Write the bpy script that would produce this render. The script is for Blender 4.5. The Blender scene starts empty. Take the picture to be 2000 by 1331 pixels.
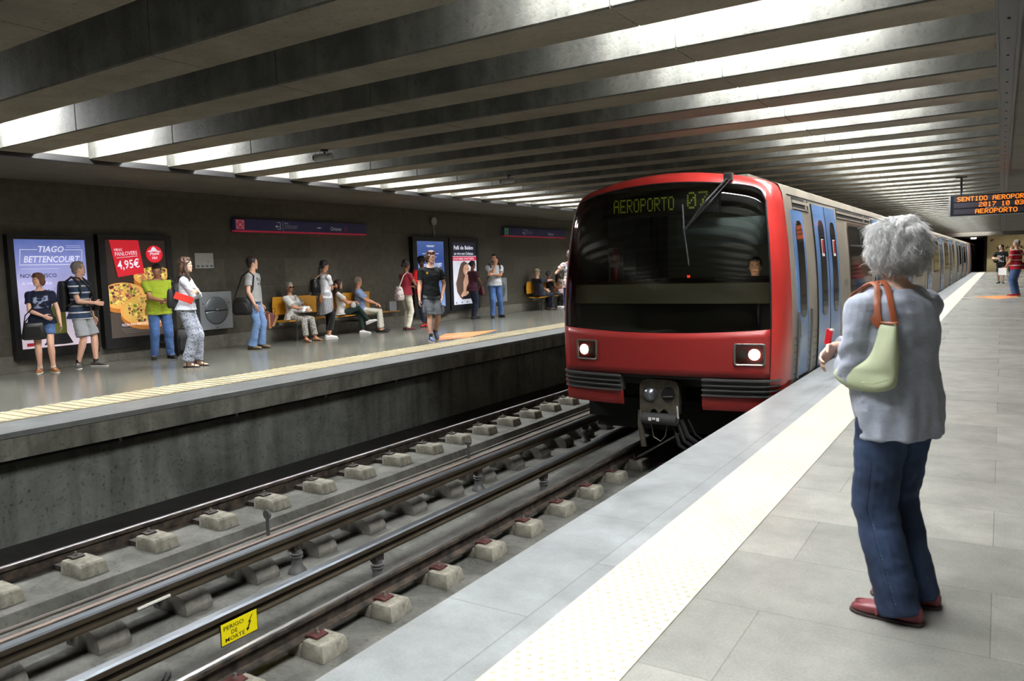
import bpy, bmesh, math, random
from mathutils import Vector, Matrix, Quaternion, noise
random.seed(7)
sc = bpy.context.scene
COL = sc.collection
PI = math.pi
R = math.radians

# ------------------------------------------------------------ camera, world, exposure
CAM_H = 1.42
cam_d = bpy.data.cameras.new('camera')
cam = bpy.data.objects.new('camera', cam_d); COL.objects.link(cam)
cam_d.sensor_width = 36.0
cam_d.lens = 36.0*1521/2000
cam_d.clip_start = 0.05; cam_d.clip_end = 400
cam_d.dof.use_dof = True; cam_d.dof.focus_distance = 12.0; cam_d.dof.aperture_fstop = 4.5
Rm = Matrix(((0.84741431, -0.02562179, 0.5303136), (0.53016663, 0.09445497, -0.84261593), (-0.02850143, 0.99519937, 0.09362631)))
cam.matrix_world = Matrix.Translation((0, 0, CAM_H)) @ Rm.to_4x4()
sc.camera = cam
w = bpy.data.worlds.new('world'); sc.world = w; w.use_nodes = True
w.node_tree.nodes['Background'].inputs[0].default_value = (0.55, 0.6, 0.65, 1)
w.node_tree.nodes['Background'].inputs[1].default_value = 0.05
vs = sc.view_settings
sc.display_settings.display_device = 'sRGB'
vs.view_transform = 'Standard'; vs.look = 'None'; vs.gamma = 1; vs.use_curve_mapping = False
vs.exposure = 0.0
sc.cycles.use_denoising = True
sc.cycles.max_bounces = 7; sc.cycles.diffuse_bounces = 4; sc.cycles.glossy_bounces = 3
sc.cycles.transmission_bounces = 4; sc.cycles.transparent_max_bounces = 10
sc.cycles.sample_clamp_indirect = 4.0
sc.cycles.caustics_reflective = False; sc.cycles.caustics_refractive = False
TUBE_POWER = 375.0      # emission strength of the fluorescent tubes

# ------------------------------------------------------------ materials
_M = {}
def S(h):
    """sRGB hex or 0-255 triple to linear"""
    if isinstance(h, str):
        h = tuple(int(h[i:i+2], 16) for i in (0, 2, 4))
    return tuple(((c/255)/12.92 if c/255 <= .04045 else ((c/255+.055)/1.055)**2.4) for c in h) + (1.0,)
def nd(nt, t, **k):
    n = nt.nodes.new(t)
    for a, b in k.items(): setattr(n, a, b)
    return n
def mat(name, col, rough=.6, metal=0., bump=0., bscale=60., var=0., vscale=3., emit=0., spec=.5, col2=None, coat=0., stretch=(1, 1, 1), sheen=0., bdist=.01):
    if name in _M: return _M[name]
    m = bpy.data.materials.new(name); m.use_nodes = True; _M[name] = m
    nt = m.node_tree; p = nt.nodes['Principled BSDF']
    c = S(col); p.inputs['Base Color'].default_value = c
    p.inputs['Roughness'].default_value = rough; p.inputs['Metallic'].default_value = metal
    p.inputs['Specular IOR Level'].default_value = spec
    p.inputs['Coat Weight'].default_value = coat
    p.inputs['Sheen Weight'].default_value = sheen
    tc = nd(nt, 'ShaderNodeTexCoord')
    mp = nd(nt, 'ShaderNodeMapping'); mp.inputs['Scale'].default_value = stretch
    nt.links.new(tc.outputs['Object'], mp.inputs[0])
    if var > 0 or col2:
        n = nd(nt, 'ShaderNodeTexNoise'); n.inputs['Scale'].default_value = vscale; n.inputs['Detail'].default_value = 5
        nt.links.new(mp.outputs[0], n.inputs['Vector'])
        mx = nd(nt, 'ShaderNodeMix', data_type='RGBA')
        mr = nd(nt, 'ShaderNodeMapRange'); mr.inputs[1].default_value = .35; mr.inputs[2].default_value = .65
        nt.links.new(n.outputs['Fac'], mr.inputs[0]); nt.links.new(mr.outputs[0], mx.inputs[0])
        c2 = S(col2) if col2 else c
        lo = tuple(x*(1-var) for x in c[:3])+(1,); hi = tuple(min(1, x*(1+var)) for x in c2[:3])+(1,)
        mx.inputs[6].default_value = lo; mx.inputs[7].default_value = hi
        nt.links.new(mx.outputs[2], p.inputs['Base Color'])
    if bump > 0:
        n2 = nd(nt, 'ShaderNodeTexNoise'); n2.inputs['Scale'].default_value = bscale; n2.inputs['Detail'].default_value = 4
        nt.links.new(mp.outputs[0], n2.inputs['Vector'])
        b = nd(nt, 'ShaderNodeBump'); b.inputs['Strength'].default_value = bump; b.inputs['Distance'].default_value = bdist
        nt.links.new(n2.outputs['Fac'], b.inputs['Height']); nt.links.new(b.outputs[0], p.inputs['Normal'])
    if emit > 0:
        p.inputs['Emission Color'].default_value = c; p.inputs['Emission Strength'].default_value = emit
    return m
def stone(name, c1, c2, axes, bw, bh, rough=.4, mortar=.004, mcol=None, var=1., nscale=5., rvar=.1, bump=.08, offs=.5, speck=.25):
    """tiled stone: brick layout over two object axes, cloudy tone and fine specks"""
    if name in _M: return _M[name]
    m = bpy.data.materials.new(name); m.use_nodes = True; _M[name] = m
    nt = m.node_tree; L = nt.links.new; p = nt.nodes['Principled BSDF']
    tc = nd(nt, 'ShaderNodeTexCoord'); sx = nd(nt, 'ShaderNodeSeparateXYZ'); L(tc.outputs['Object'], sx.inputs[0])
    cx = nd(nt, 'ShaderNodeCombineXYZ'); L(sx.outputs[axes[0]], cx.inputs[0]); L(sx.outputs[axes[1]], cx.inputs[1])
    br = nd(nt, 'ShaderNodeTexBrick'); L(cx.outputs[0], br.inputs['Vector'])
    br.offset = offs; br.inputs['Scale'].default_value = 1.0
    br.inputs['Brick Width'].default_value = bw; br.inputs['Row Height'].default_value = bh
    br.inputs['Mortar Size'].default_value = mortar; br.inputs['Mortar Smooth'].default_value = .2; br.inputs['Bias'].default_value = 0
    br.inputs['Color1'].default_value = S(c1); br.inputs['Color2'].default_value = S(c2)
    br.inputs['Mortar'].default_value = S(mcol or tuple(x*.6 for x in (c1 if not isinstance(c1, str) else (80, 80, 80))))
    n = nd(nt, 'ShaderNodeTexNoise'); n.inputs['Scale'].default_value = nscale; n.inputs['Detail'].default_value = 8; n.inputs['Roughness'].default_value = .65
    L(tc.outputs['Object'], n.inputs['Vector'])
    n3 = nd(nt, 'ShaderNodeTexNoise'); n3.inputs['Scale'].default_value = 90; n3.inputs['Detail'].default_value = 2
    L(tc.outputs['Object'], n3.inputs['Vector'])
    ad = nd(nt, 'ShaderNodeMath', operation='MULTIPLY_ADD'); L(n3.outputs['Fac'], ad.inputs[0]); ad.inputs[1].default_value = speck; L(n.outputs['Fac'], ad.inputs[2])
    mr = nd(nt, 'ShaderNodeMapRange'); mr.inputs[1].default_value = .12+speck*.5; mr.inputs[2].default_value = .88+speck*.5
    mr.inputs[3].default_value = 1-.6*var; mr.inputs[4].default_value = 1+.5*var
    L(ad.outputs[0], mr.inputs[0])
    mx = nd(nt, 'ShaderNodeMix', data_type='RGBA', blend_type='MULTIPLY'); mx.inputs[0].default_value = 1
    L(br.outputs['Color'], mx.inputs[6]); L(mr.outputs[0], mx.inputs[7]); L(mx.outputs[2], p.inputs['Base Color'])
    mr2 = nd(nt, 'ShaderNodeMapRange'); mr2.inputs[3].default_value = rough-rvar; mr2.inputs[4].default_value = rough+rvar
    L(n.outputs['Fac'], mr2.inputs[0]); L(mr2.outputs[0], p.inputs['Roughness'])
    b = nd(nt, 'ShaderNodeBump'); b.inputs['Strength'].default_value = bump; b.inputs['Distance'].default_value = .006
    L(ad.outputs[0], b.inputs['Height']); L(b.outputs[0], p.inputs['Normal'])
    return m
def concrete(name, c1, c2, rough=.75, scale=2.5, bump=.35, streak=0., pits=.5, joint=0.):
    if name in _M: return _M[name]
    m = bpy.data.materials.new(name); m.use_nodes = True; _M[name] = m
    nt = m.node_tree; L = nt.links.new; p = nt.nodes['Principled BSDF']; p.inputs['Roughness'].default_value = rough
    p.inputs['Specular IOR Level'].default_value = .35
    tc = nd(nt, 'ShaderNodeTexCoord')
    n = nd(nt, 'ShaderNodeTexNoise'); n.inputs['Scale'].default_value = scale; n.inputs['Detail'].default_value = 9; n.inputs['Roughness'].default_value = .68; n.inputs['Distortion'].default_value = .6
    L(tc.outputs['Object'], n.inputs['Vector'])
    cr = nd(nt, 'ShaderNodeValToRGB'); e = cr.color_ramp.elements
    e[0].position = .32; e[0].color = S(c1); e[1].position = .68; e[1].color = S(c2)
    L(n.outputs['Fac'], cr.inputs[0]); out = cr.outputs[0]
    v = nd(nt, 'ShaderNodeTexNoise'); v.inputs['Scale'].default_value = 26; v.inputs['Detail'].default_value = 3; L(tc.outputs['Object'], v.inputs['Vector'])
    mr = nd(nt, 'ShaderNodeMapRange'); mr.inputs[1].default_value = .28; mr.inputs[2].default_value = .42; mr.inputs[3].default_value = 1-pits; mr.inputs[4].default_value = 1
    L(v.outputs['Fac'], mr.inputs[0])
    mx = nd(nt, 'ShaderNodeMix', data_type='RGBA', blend_type='MULTIPLY'); mx.inputs[0].default_value = 1
    L(out, mx.inputs[6]); L(mr.outputs[0], mx.inputs[7]); out = mx.outputs[2]
    if streak > 0:
        mp = nd(nt, 'ShaderNodeMapping'); mp.inputs['Scale'].default_value = (6, 6, .5); L(tc.outputs['Object'], mp.inputs[0])
        s = nd(nt, 'ShaderNodeTexNoise'); s.inputs['Scale'].default_value = 1; s.inputs['Detail'].default_value = 6; L(mp.outputs[0], s.inputs['Vector'])
        m3 = nd(nt, 'ShaderNodeMapRange'); m3.inputs[1].default_value = .35; m3.inputs[2].default_value = .6; m3.inputs[3].default_value = 1-streak; m3.inputs[4].default_value = 1.1
        L(s.outputs['Fac'], m3.inputs[0])
        x2 = nd(nt, 'ShaderNodeMix', data_type='RGBA', blend_type='MULTIPLY'); x2.inputs[0].default_value = 1
        L(out, x2.inputs[6]); L(m3.outputs[0], x2.inputs[7]); out = x2.outputs[2]
    L(out, p.inputs['Base Color'])
    b = nd(nt, 'ShaderNodeBump'); b.inputs['Strength'].default_value = bump; b.inputs['Distance'].default_value = .012
    L(v.outputs['Fac'], b.inputs['Height']); L(b.outputs[0], p.inputs['Normal'])
    return m
def glass(name, tint, trans=.6, rough=.03):
    """thin pane: tinted see-through layer under a mirror-like surface"""
    if name in _M: return _M[name]
    m = bpy.data.materials.new(name); m.use_nodes = True; _M[name] = m
    nt = m.node_tree; L = nt.links.new
    nt.nodes.remove(nt.nodes['Principled BSDF']); o = nt.nodes['Material Output']
    g = nd(nt, 'ShaderNodeBsdfGlossy'); g.inputs['Roughness'].default_value = rough; g.inputs['Color'].default_value = (1, 1, 1, 1)
    t = nd(nt, 'ShaderNodeBsdfTransparent'); c = S(tint); t.inputs['Color'].default_value = tuple(x*trans for x in c[:3])+(1,)
    f = nd(nt, 'ShaderNodeFresnel'); f.inputs['IOR'].default_value = 1.55
    k = nd(nt, 'ShaderNodeMath', operation='MULTIPLY_ADD'); k.inputs[1].default_value = 1.2; k.inputs[2].default_value = .02; L(f.outputs[0], k.inputs[0])
    x = nd(nt, 'ShaderNodeMixShader'); L(k.outputs[0], x.inputs[0]); L(t.outputs[0], x.inputs[1]); L(g.outputs[0], x.inputs[2]); L(x.outputs[0], o.inputs[0])
    return m
def glow(name, col, strength):
    if name in _M: return _M[name]
    m = bpy.data.materials.new(name); m.use_nodes = True; _M[name] = m
    p = m.node_tree.nodes['Principled BSDF']; p.inputs['Base Color'].default_value = S(col)
    p.inputs['Emission Color'].default_value = S(col); p.inputs['Emission Strength'].default_value = strength
    return m

# ------------------------------------------------------------ mesh builder
class B:
    def __init__(s): s.v = []; s.f = []; s.m = []; s.M = Matrix.Identity(4); s.mi = 0
    def add(s, vs_, fs_):
        o = len(s.v); s.v += [tuple(s.M @ Vector(v)) for v in vs_]
        s.f += [tuple(i+o for i in f) for f in fs_]; s.m += [s.mi]*len(fs_)
    def box(s, x0, x1, y0, y1, z0, z1):
        s.add([(x, y, z) for x in (x0, x1) for y in (y0, y1) for z in (z0, z1)],
              [(0, 1, 3, 2), (4, 6, 7, 5), (0, 4, 5, 1), (2, 3, 7, 6), (0, 2, 6, 4), (1, 5, 7, 3)])
        return s
    def loft(s, rings, closed=True, caps=(True, True)):
        n = len(rings[0]); vs_ = [p for r in rings for p in r]; fs_ = []
        for i in range(len(rings)-1):
            for j in range(n if closed else n-1):
                k = (j+1) % n
                fs_.append((i*n+j, i*n+k, (i+1)*n+k, (i+1)*n+j))
        if caps[0]: fs_.append(tuple(reversed(range(n))))
        if caps[1]: fs_.append(tuple((len(rings)-1)*n+j for j in range(n)))
        s.add(vs_, fs_); return s
    def prism(s, poly, a0, a1, axis='y'):
        """poly in the two other axes (order x,z / y,z / x,y) swept between a0 and a1"""
        def P(p, a): return {'y': (p[0], a, p[1]), 'x': (a, p[0], p[1]), 'z': (p[0], p[1], a)}[axis]
        return s.loft([[P(p, a0) for p in poly], [P(p, a1) for p in poly]])
    def tube(s, pts, r, n=8, caps=True):
        pts = [Vector(p) for p in pts]; rings = []
        rr = r if isinstance(r, (list, tuple)) else [r]*len(pts)
        up = None
        for i, p in enumerate(pts):
            t = (pts[min(i+1, len(pts)-1)]-pts[max(i-1, 0)]).normalized()
            if up is None: up = Vector((0, 0, 1)) if abs(t.z) < .9 else Vector((1, 0, 0))
            u = t.cross(up).normalized(); v = u.cross(t).normalized(); up = v
            rings.append([tuple(p+(u*math.cos(2*PI*k/n)+v*math.sin(2*PI*k/n))*rr[i]) for k in range(n)])
        return s.loft(rings, caps=(caps, caps))
    def cyl(s, c, r, h, n=16, axis='z', r2=None):
        c = Vector(c); d = {'x': Vector((1, 0, 0)), 'y': Vector((0, 1, 0)), 'z': Vector((0, 0, 1))}[axis]
        return s.tube([c, c+d*h], [r, r2 if r2 is not None else r], n)
    def ball(s, c, r, n=12, m=8):
        rx, ry, rz = r if isinstance(r, (tuple, list)) else (r, r, r); c = Vector(c)
        rings = []
        for i in range(m+1):
            a = PI*(i+.001)/(m+.002)-PI/2
            rings.append([(c.x+rx*math.cos(a)*math.cos(2*PI*k/n), c.y+ry*math.cos(a)*math.sin(2*PI*k/n), c.z+rz*math.sin(a)) for k in range(n)])
        return s.loft(rings)
    def lathe(s, prof, c=(0, 0, 0), n=20):
        return s.loft([[(c[0]+r*math.cos(2*PI*k/n), c[1]+r*math.sin(2*PI*k/n), c[2]+z) for k in range(n)] for r, z in prof])
    def poly(s, pts): s.add(pts, [tuple(range(len(pts)))]); return s
    def grid(s, fn, us, vs_):
        n = len(vs_); s.add([fn(u, v) for u in us for v in vs_], [(i*n+j, (i+1)*n+j, (i+1)*n+j+1, i*n+j+1) for i in range(len(us)-1) for j in range(n-1)])
        return s
    def build(s, name, mats, parent=None, smooth=False, bevel=0., loc=None, solid=0., seg=2):
        me = bpy.data.meshes.new(name); me.from_pydata(s.v, [], s.f)
        for m in (mats if isinstance(mats, (list, tuple)) else [mats]): me.materials.append(m)
        me.polygons.foreach_set('material_index', s.m)
        bm = bmesh.new(); bm.from_mesh(me); bmesh.ops.recalc_face_normals(bm, faces=bm.faces)
        if bevel > 0:
            bmesh.ops.bevel(bm, geom=[e for e in bm.edges if len(e.link_faces) == 2 and e.calc_face_angle(0) > .5], offset=bevel, segments=seg, affect='EDGES', profile=.6)
        bm.to_mesh(me); bm.free()
        o = bpy.data.objects.new(name, me); COL.objects.link(o)
        if parent: o.parent = parent
        if loc is not None: o.location = loc
        if smooth:
            me.shade_smooth()
            if smooth != 2:
                try: me.set_sharp_from_angle(angle=R(38))
                except Exception: pass
        if solid: md = o.modifiers.new('solid', 'SOLIDIFY'); md.thickness = solid
        return o
def tag(o, label, cat=None, group=None, kind=None):
    if label: o['label'] = label
    if cat: o['category'] = cat
    if group: o['group'] = group
    if kind: o['kind'] = kind
    return o
def struct(o, label=None): o['kind'] = 'structure'; return tag(o, label)
def empty(name, loc=(0, 0, 0), rz=0, label=None, cat=None, group=None):
    o = bpy.data.objects.new(name, None); COL.objects.link(o); o.location = loc; o.rotation_euler = (0, 0, rz); o.empty_display_size = .1
    return tag(o, label, cat, group)
def dup(root, loc=None, rz=None, label=None):
    """a copy of a thing with its parts and sub-parts"""
    c = root.copy(); COL.objects.link(c)
    if loc is not None: c.location = loc
    if rz is not None: c.rotation_euler = (0, 0, rz)
    if label: c['label'] = label
    for ch in list(root.children):
        d = ch.copy(); COL.objects.link(d); d.parent = c
        for g in list(ch.children):
            e = g.copy(); COL.objects.link(e); e.parent = d
    return c
def text(body, h, mx, m, name, parent=None, width=None, slant=0, extrude=.0008, bold=0., align='LEFT'):
    """lettering as a mesh; mx takes x right, y up of the writing into place"""
    cu = bpy.data.curves.new(name, 'FONT'); cu.body = body; cu.size = 1; cu.extrude = 0; cu.resolution_u = 2; cu.offset = bold; cu.shear = slant
    cu.align_x = 'LEFT'
    t = bpy.data.objects.new(name, cu); COL.objects.link(t)
    bpy.context.view_layer.update()
    me = bpy.data.meshes.new_from_object(t.evaluated_get(bpy.context.evaluated_depsgraph_get()))
    COL.objects.unlink(t); bpy.data.objects.remove(t)
    xs = [v.co.x for v in me.vertices]; ys = [v.co.y for v in me.vertices]
    if not xs: return None
    w_ = max(xs)-min(xs); k = h/.7; kx = width/w_ if width else k
    x0 = min(xs); off = 0 if align == 'LEFT' else (-w_*kx/2 if align == 'CENTER' else -w_*kx)
    for v in me.vertices: v.co = mx @ Vector(((v.co.x-x0)*kx+off, v.co.y*k, 0))
    me.name = name; me.materials.clear(); me.materials.append(m)
    o = bpy.data.objects.new(name, me); COL.objects.link(o)
    if parent: o.parent = parent
    return o
DOT = {'A': '01110 10001 10001 11111 10001 10001 10001', 'E': '11111 10000 10000 11110 10000 10000 11111', 'R': '11110 10001 10001 11110 10100 10010 10001',
 'O': '01110 10001 10001 10001 10001 10001 01110', 'P': '11110 10001 10001 11110 10000 10000 10000', 'T': '11111 00100 00100 00100 00100 00100 00100',
 'S': '01111 10000 10000 01110 00001 00001 11110', 'N': '10001 11001 10101 10101 10011 10001 10001', 'I': '01110 00100 00100 00100 00100 00100 01110',
 'D': '11110 10001 10001 10001 10001 10001 11110', '0': '01110 10001 10011 10101 11001 10001 01110', '7': '11111 00001 00010 00100 00100 01000 01000',
 '2': '01110 10001 00001 00110 01000 10000 11111', '1': '00100 01100 00100 00100 00100 00100 01110', '3': '11110 00001 00001 01110 00001 00001 11110', ' ': '00000 00000 00000 00000 00000 00000 00000'}
def dots(b, s_, x, z, px, pz, put, gap=1, fill=.8):
    """dot-matrix writing: each lit dot one small tile; put(x, z) gives the place"""
    for ch in s_:
        for r_, row in enumerate(DOT[ch].split()):
            for c_, q in enumerate(row):
                if q == '1':
                    xa = x+c_*px; za = z-(r_+1)*pz
                    b.poly([put(xa, za), put(xa+px*fill, za), put(xa+px*fill, za+pz*fill), put(xa, za+pz*fill)])
        x += (5+gap)*px
    return x
# ------------------------------------------------------------ the station: platforms, track bed, walls, ceiling
Y0, Y1 = -9.0, 72.0
m_floor = stone('polished_floor_stone', (153, 152, 145), (135, 135, 129), (0, 1), 1.6, .62, rough=.27, mortar=.0018, mcol=(108, 108, 102), rvar=0, nscale=3.5, bump=.03, speck=.5, var=.55)
m_edge = stone('platform_edge_stone', (142, 146, 146), (134, 138, 138), (1, 0), 1.3, .8, rough=.38, mortar=.003, mcol=(105, 106, 104), nscale=4, bump=.06, var=.8, speck=.3)
m_floor2 = stone('far_floor_stone', (124, 124, 114), (106, 106, 98), (0, 1), 1.6, .62, rough=.2, mortar=.003, mcol=(80, 80, 72), rvar=0, nscale=3, bump=.03, speck=.2)
m_wall = stone('dark_wall_stone', (84, 80, 69), (68, 65, 56), (1, 2), 1.55, .58, rough=.5, mortar=.003, mcol=(96, 92, 82), nscale=7, bump=.12, var=.9, speck=.5)
m_wall_r = stone('right_wall_stone', (150, 140, 118), (140, 130, 110), (1, 2), 1.55, .58, rough=.5, mortar=.003, nscale=6)
m_bounce = stone('bounce_lit_stone', (116, 113, 103), (104, 101, 92), (1, 2), 3.1, 1, rough=.5, mortar=.003, nscale=7, var=1., speck=.6)  # paler than the wall: light from the floor put into the stone colour
m_conc = concrete('beam_concrete', (118, 109, 96), (146, 137, 122), scale=1.6, pits=.3)
m_cside = concrete('shaded_beam_side_concrete', (62, 62, 58), (102, 102, 96), scale=1.3, pits=.35, streak=.2)  # weaker bounce light on the beam sides, put into a darker concrete
m_soffit = concrete('soffit_concrete', (92, 88, 80), (112, 108, 98), scale=1.2, pits=.15, bump=.15)
m_bed = concrete('track_bed_concrete', (66, 66, 62), (120, 120, 114), scale=1.8, pits=.35)
m_bed_dark = concrete('track_bed_grime', (34, 33, 31), (56, 55, 52), scale=2.2, pits=.4)
m_pwall = concrete('platform_wall_concrete', (82, 86, 80), (134, 138, 130), scale=1.1, pits=.55, streak=.28)
m_slab = concrete('platform_slab_concrete', (92, 92, 84), (134, 134, 124), scale=2.0, pits=.4, streak=.35)
m_black = mat('black_painted_steel', (26, 26, 27), .45, bump=.1)
m_dark = mat('tunnel_dark', (22, 22, 22), .9)

XE, XF = -2.0, -7.9            # the two platform edges
b = B(); b.box(XE+.5, 5.0, Y0, Y1, -.25, 0)
struct(b.build('floor', m_floor))
b = B(); b.box(XE, XE+.5, Y0, Y1, -.07, 0)
struct(b.build('floor_platform_edge', m_edge, bevel=.004))
b = B(); b.box(XE+.02, XE+.5, Y0, Y1, -.25, -.07); b.box(XE+.35, XE+.6, Y0, Y1+20, -1.35, -.25)
struct(b.build('wall_under_near_platform', m_pwall))
b = B(); b.box(-13.0, XF-.62, Y0, Y1, -.25, 0)
struct(b.build('floor_far_platform', m_floor2))
b = B(); b.box(XF-.62, XF, Y0, Y1, -.055, 0)
struct(b.build('floor_far_platform_edge', stone('far_edge_stone', (118, 121, 120), (110, 113, 112), (1, 0), 1.3, .8, rough=.4, mortar=.003, mcol=(88, 89, 88), nscale=4, bump=.06, var=.8, speck=.3, rvar=0), bevel=.004))
b = B(); b.box(XF-.5, XF-.015, Y0, Y1, -.27, -.06)
struct(b.build('trim_far_platform_slab', m_slab, bevel=.006))
b = B(); b.box(XF-.62, XF-.38, Y0, Y1+20, -1.35, -.27)
struct(b.build('wall_under_far_platform', m_pwall))
# track bed: low floor, raised slab under the far track's rails with its edge
b = B(); b.box(-8.5, -1.4, Y0, Y1+20, -1.5, -1.24)
struct(b.build('floor_track_bed', m_bed))
b = B(); b.box(-8.28, -7.25, Y0, Y1, -1.24, -1.2)
struct(b.build('floor_drain_side', m_bed_dark))
b = B(); b.prism([(-7.25, -1.24), (-6.42, -1.24), (-6.45, -1.145), (-7.25, -1.145)], Y0, Y1)
struct(b.build('floor_track_slab', m_bed, bevel=.008))
# walls
b = B(); b.box(-13.2, -13.0, Y0, Y1, -.25, 3.0)
struct(b.build('wall_left', m_wall))
b = B(); b.box(-13.0, -12.985, Y0, Y1, 0, .26)
struct(b.build('wall_left_bounce_band', m_bounce))  # added band, carries the floor's bounce light on the wall foot
b = B(); b.box(5.0, 5.2, Y0, Y1, -.25, 3.0)
struct(b.build('wall_right', m_wall_r))
b = B(); b.box(-13.2, 5.2, Y0-.2, Y0, -1.5, 4)
struct(b.build('wall_back', m_wall))
# ceiling: low side soffits, deep beams between, slab above
b = B(); b.box(-13.2, -10.38, Y0, Y1, 3.0, 3.7)
struct(b.build('ceiling_left_soffit', m_soffit))
b = B(); b.box(.06, 5.2, Y0, Y1, 3.0, 3.7)
struct(b.build('ceiling_right_soffit', m_soffit))
b = B(); b.box(-10.38, .06, Y0, Y1, 3.62, 3.8)
struct(b.build('ceiling', m_conc))
b = B(); b.box(-10.38, -10.3, Y0, Y1, 3.03, 3.62); struct(b.build('wall_left_bay_ends', m_conc))
b = B(); b.box(-10.38, -10.285, Y0, Y1, 2.95, 3.03); 
struct(b.build('trim_1', m_black))
b = B(); b.box(-.06, .06, Y0, Y1, 3.06, 3.62); struct(b.build('wall_right_bay_ends', m_conc))
b = B(); b.box(-.06, .06, Y0, Y1, 2.985, 3.06); b.box(-.075, -.06, Y0, Y1, 2.97, 3.0); b.box(.05, .075, Y0, Y1, 2.955, 3.0)
for i in range(int((Y1-Y0)/.575)): b.cyl((0, Y0+.4+i*.575, 2.978), .011, .012, 6)
struct(b.build('trim_2', m_black))
SK = -.028
def bm_beam():
    b = B()
    def ring(x): 
        y = SK*(x+.06); c = .012
        return [(x, y+c, 3.0), (x, y+.47-c, 3.0), (x, y+.47, 3.0+c), (x, y+.47, 3.62), (x, y, 3.62), (x, y, 3.0+c)]
    def inset(x, d):
        y = SK*(x+.06); c = .012
        return [(x, y+c+d, 3.0+d), (x, y+.47-c-d, 3.0+d), (x, y+.47-d, 3.0+c+d), (x, y+.47-d, 3.62), (x, y+d, 3.62), (x, y+d, 3.0+c+d)]
    rs = [ring(-10.3)]
    for x in (-8.42, -5.2, -2.1): rs += [ring(x), inset(x+.003, .007), inset(x+.013, .007), ring(x+.016)]
    rs.append(ring(-.06))
    b.loft(rs); n = len(rs)-1
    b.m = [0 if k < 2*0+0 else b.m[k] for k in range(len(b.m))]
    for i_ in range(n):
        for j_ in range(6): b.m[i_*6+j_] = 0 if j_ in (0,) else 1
    return b
first = None
for k in range(-12, 57):
    y = 5.67+1.15*k
    if y < Y0+.1: continue
    if first is None:
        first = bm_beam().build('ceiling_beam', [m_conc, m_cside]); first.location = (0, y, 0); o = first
    else:
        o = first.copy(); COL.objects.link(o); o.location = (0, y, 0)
    tag(o, 'grey concrete beam running across the station ceiling, one of the long even row', 'ceiling beam', 'concrete ceiling beams across the tracks')
# fluorescent tubes hidden up between the beams at both ends
m_tube = glow('tube_light', (246, 247, 248), TUBE_POWER)
m_tube2 = glow('tube_light_far', (246, 247, 248), TUBE_POWER*1.8)
m_fit = mat("white_lamp_housing", (200, 204, 200), .4)
def lamp(x, ln, m=m_tube):
    t = empty('tube_lamp')
    b = B(); b.cyl((-ln/2, 0, 0), .018, ln, 8, 'x'); b.build('tube', m, t)
    b = B(); b.box(-ln/2-.03, ln/2+.03, -.035, .035, .055, .235)
    for sx in (-1, 1): b.box(sx*ln/2-.012, sx*ln/2+.012, -.02, .02, -.02, .06)
    b.build('housing', m_fit, t)
    return t
lampL = lampR = None
for k in range(-12, 56):
    y = 5.67+1.15*k+.81
    if y < Y0+.3: continue
    if lampL is None:
        l = lampL = lamp(0, 1.1, m_tube2); r = lampR = lamp(0, 1.9)
    else: l = dup(lampL); r = dup(lampR)
    l.location = (-9.55, y+.27, 3.385); r.location = (-1.75, y+.04, 3.385)
    tag(l, 'fluorescent tube lamp recessed between ceiling beams above the far platform edge', 'lamp', 'tube lamps over the far platform edge')
    tag(r, 'fluorescent tube lamp recessed between ceiling beams above the near platform edge', 'lamp', 'tube lamps over the near platform edge')
# far end: tunnel portal and end wall with bird silhouettes
m_end = mat('cream_wall_tile', (196, 178, 132), .5, var=.15, vscale=1.2)
b = B(); b.box(-1.0, 5.2, Y1, Y1+.3, -.25, 3.4)
struct(b.build('wall_end', m_end))
b = B(); b.box(-13.2, -8.2, Y1, Y1+.3, -1.5, 3.6); b.box(-8.2, -1.0, Y1, Y1+.3, 2.9, 3.8)
struct(b.build('wall_end_left', m_soffit))
b = B(); b.box(-8.4, -8.2, Y1+.3, Y1+20, -1.5, 3.1); b.box(-1.2, -1.0, Y1+.3, Y1+20, -1.5, 3.1); b.box(-8.4, -1.0, Y1+.3, Y1+20, 2.9, 3.1); b.box(-8.4, -1, Y1+20, Y1+20.2, -1.5, 3.1)
struct(b.build('wall_tunnel', m_dark))
m_bird = mat('dark_bird_paint', (60, 42, 26), .7)
mural = empty('wall_mural', (2, Y1, 1.5), 0, 'cream end wall painting of many small dark birds in flight', 'mural')
b = B()
for i in range(40):
    x = -.75+5.6*random.random()-2; z = .2+2.7*random.random()-1.5; s_ = .16+.2*random.random(); a = random.uniform(-.9, .9); fl = random.choice((-1, 1))
    pts = [(-1, .1), (-.35, .12), (-.2, .75), (.1, .15), (.5, .9), (.4, .1), (.9, .05), (1.1, -.08), (.4, -.2), (-.3, -.15)]
    b.poly([(x+s_*fl*(p*math.cos(a)-q*math.sin(a)), -.004, z+s_*(p*math.sin(a)+q*math.cos(a))) for p, q in pts])
b.build('birds', m_bird, mural)
b = B()
for x, z in ((-4.4, 2.45), (-3.2, 2.5)): 
    pass
for i, x in enumerate((-3.9, -2.2)):
    b = B(); b.box(-.2, .2, -.06, .06, -.05, .05)
    o = b.build('tunnel_lamp', glow('tunnel_lamp_light', (255, 250, 235), 30), loc=(x, Y1+3+i*7, 2.84)); tag(o, 'small bright lamp in the dark tunnel mouth, '+('the left one' if i == 0 else 'the right one'), 'lamp', 'lamps in the tunnel mouth')
b = B(); b.box(-8.2, 5.0, 66.5, 67.0, 2.72, 3.0); struct(b.build('trim_3', m_soffit))
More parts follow.
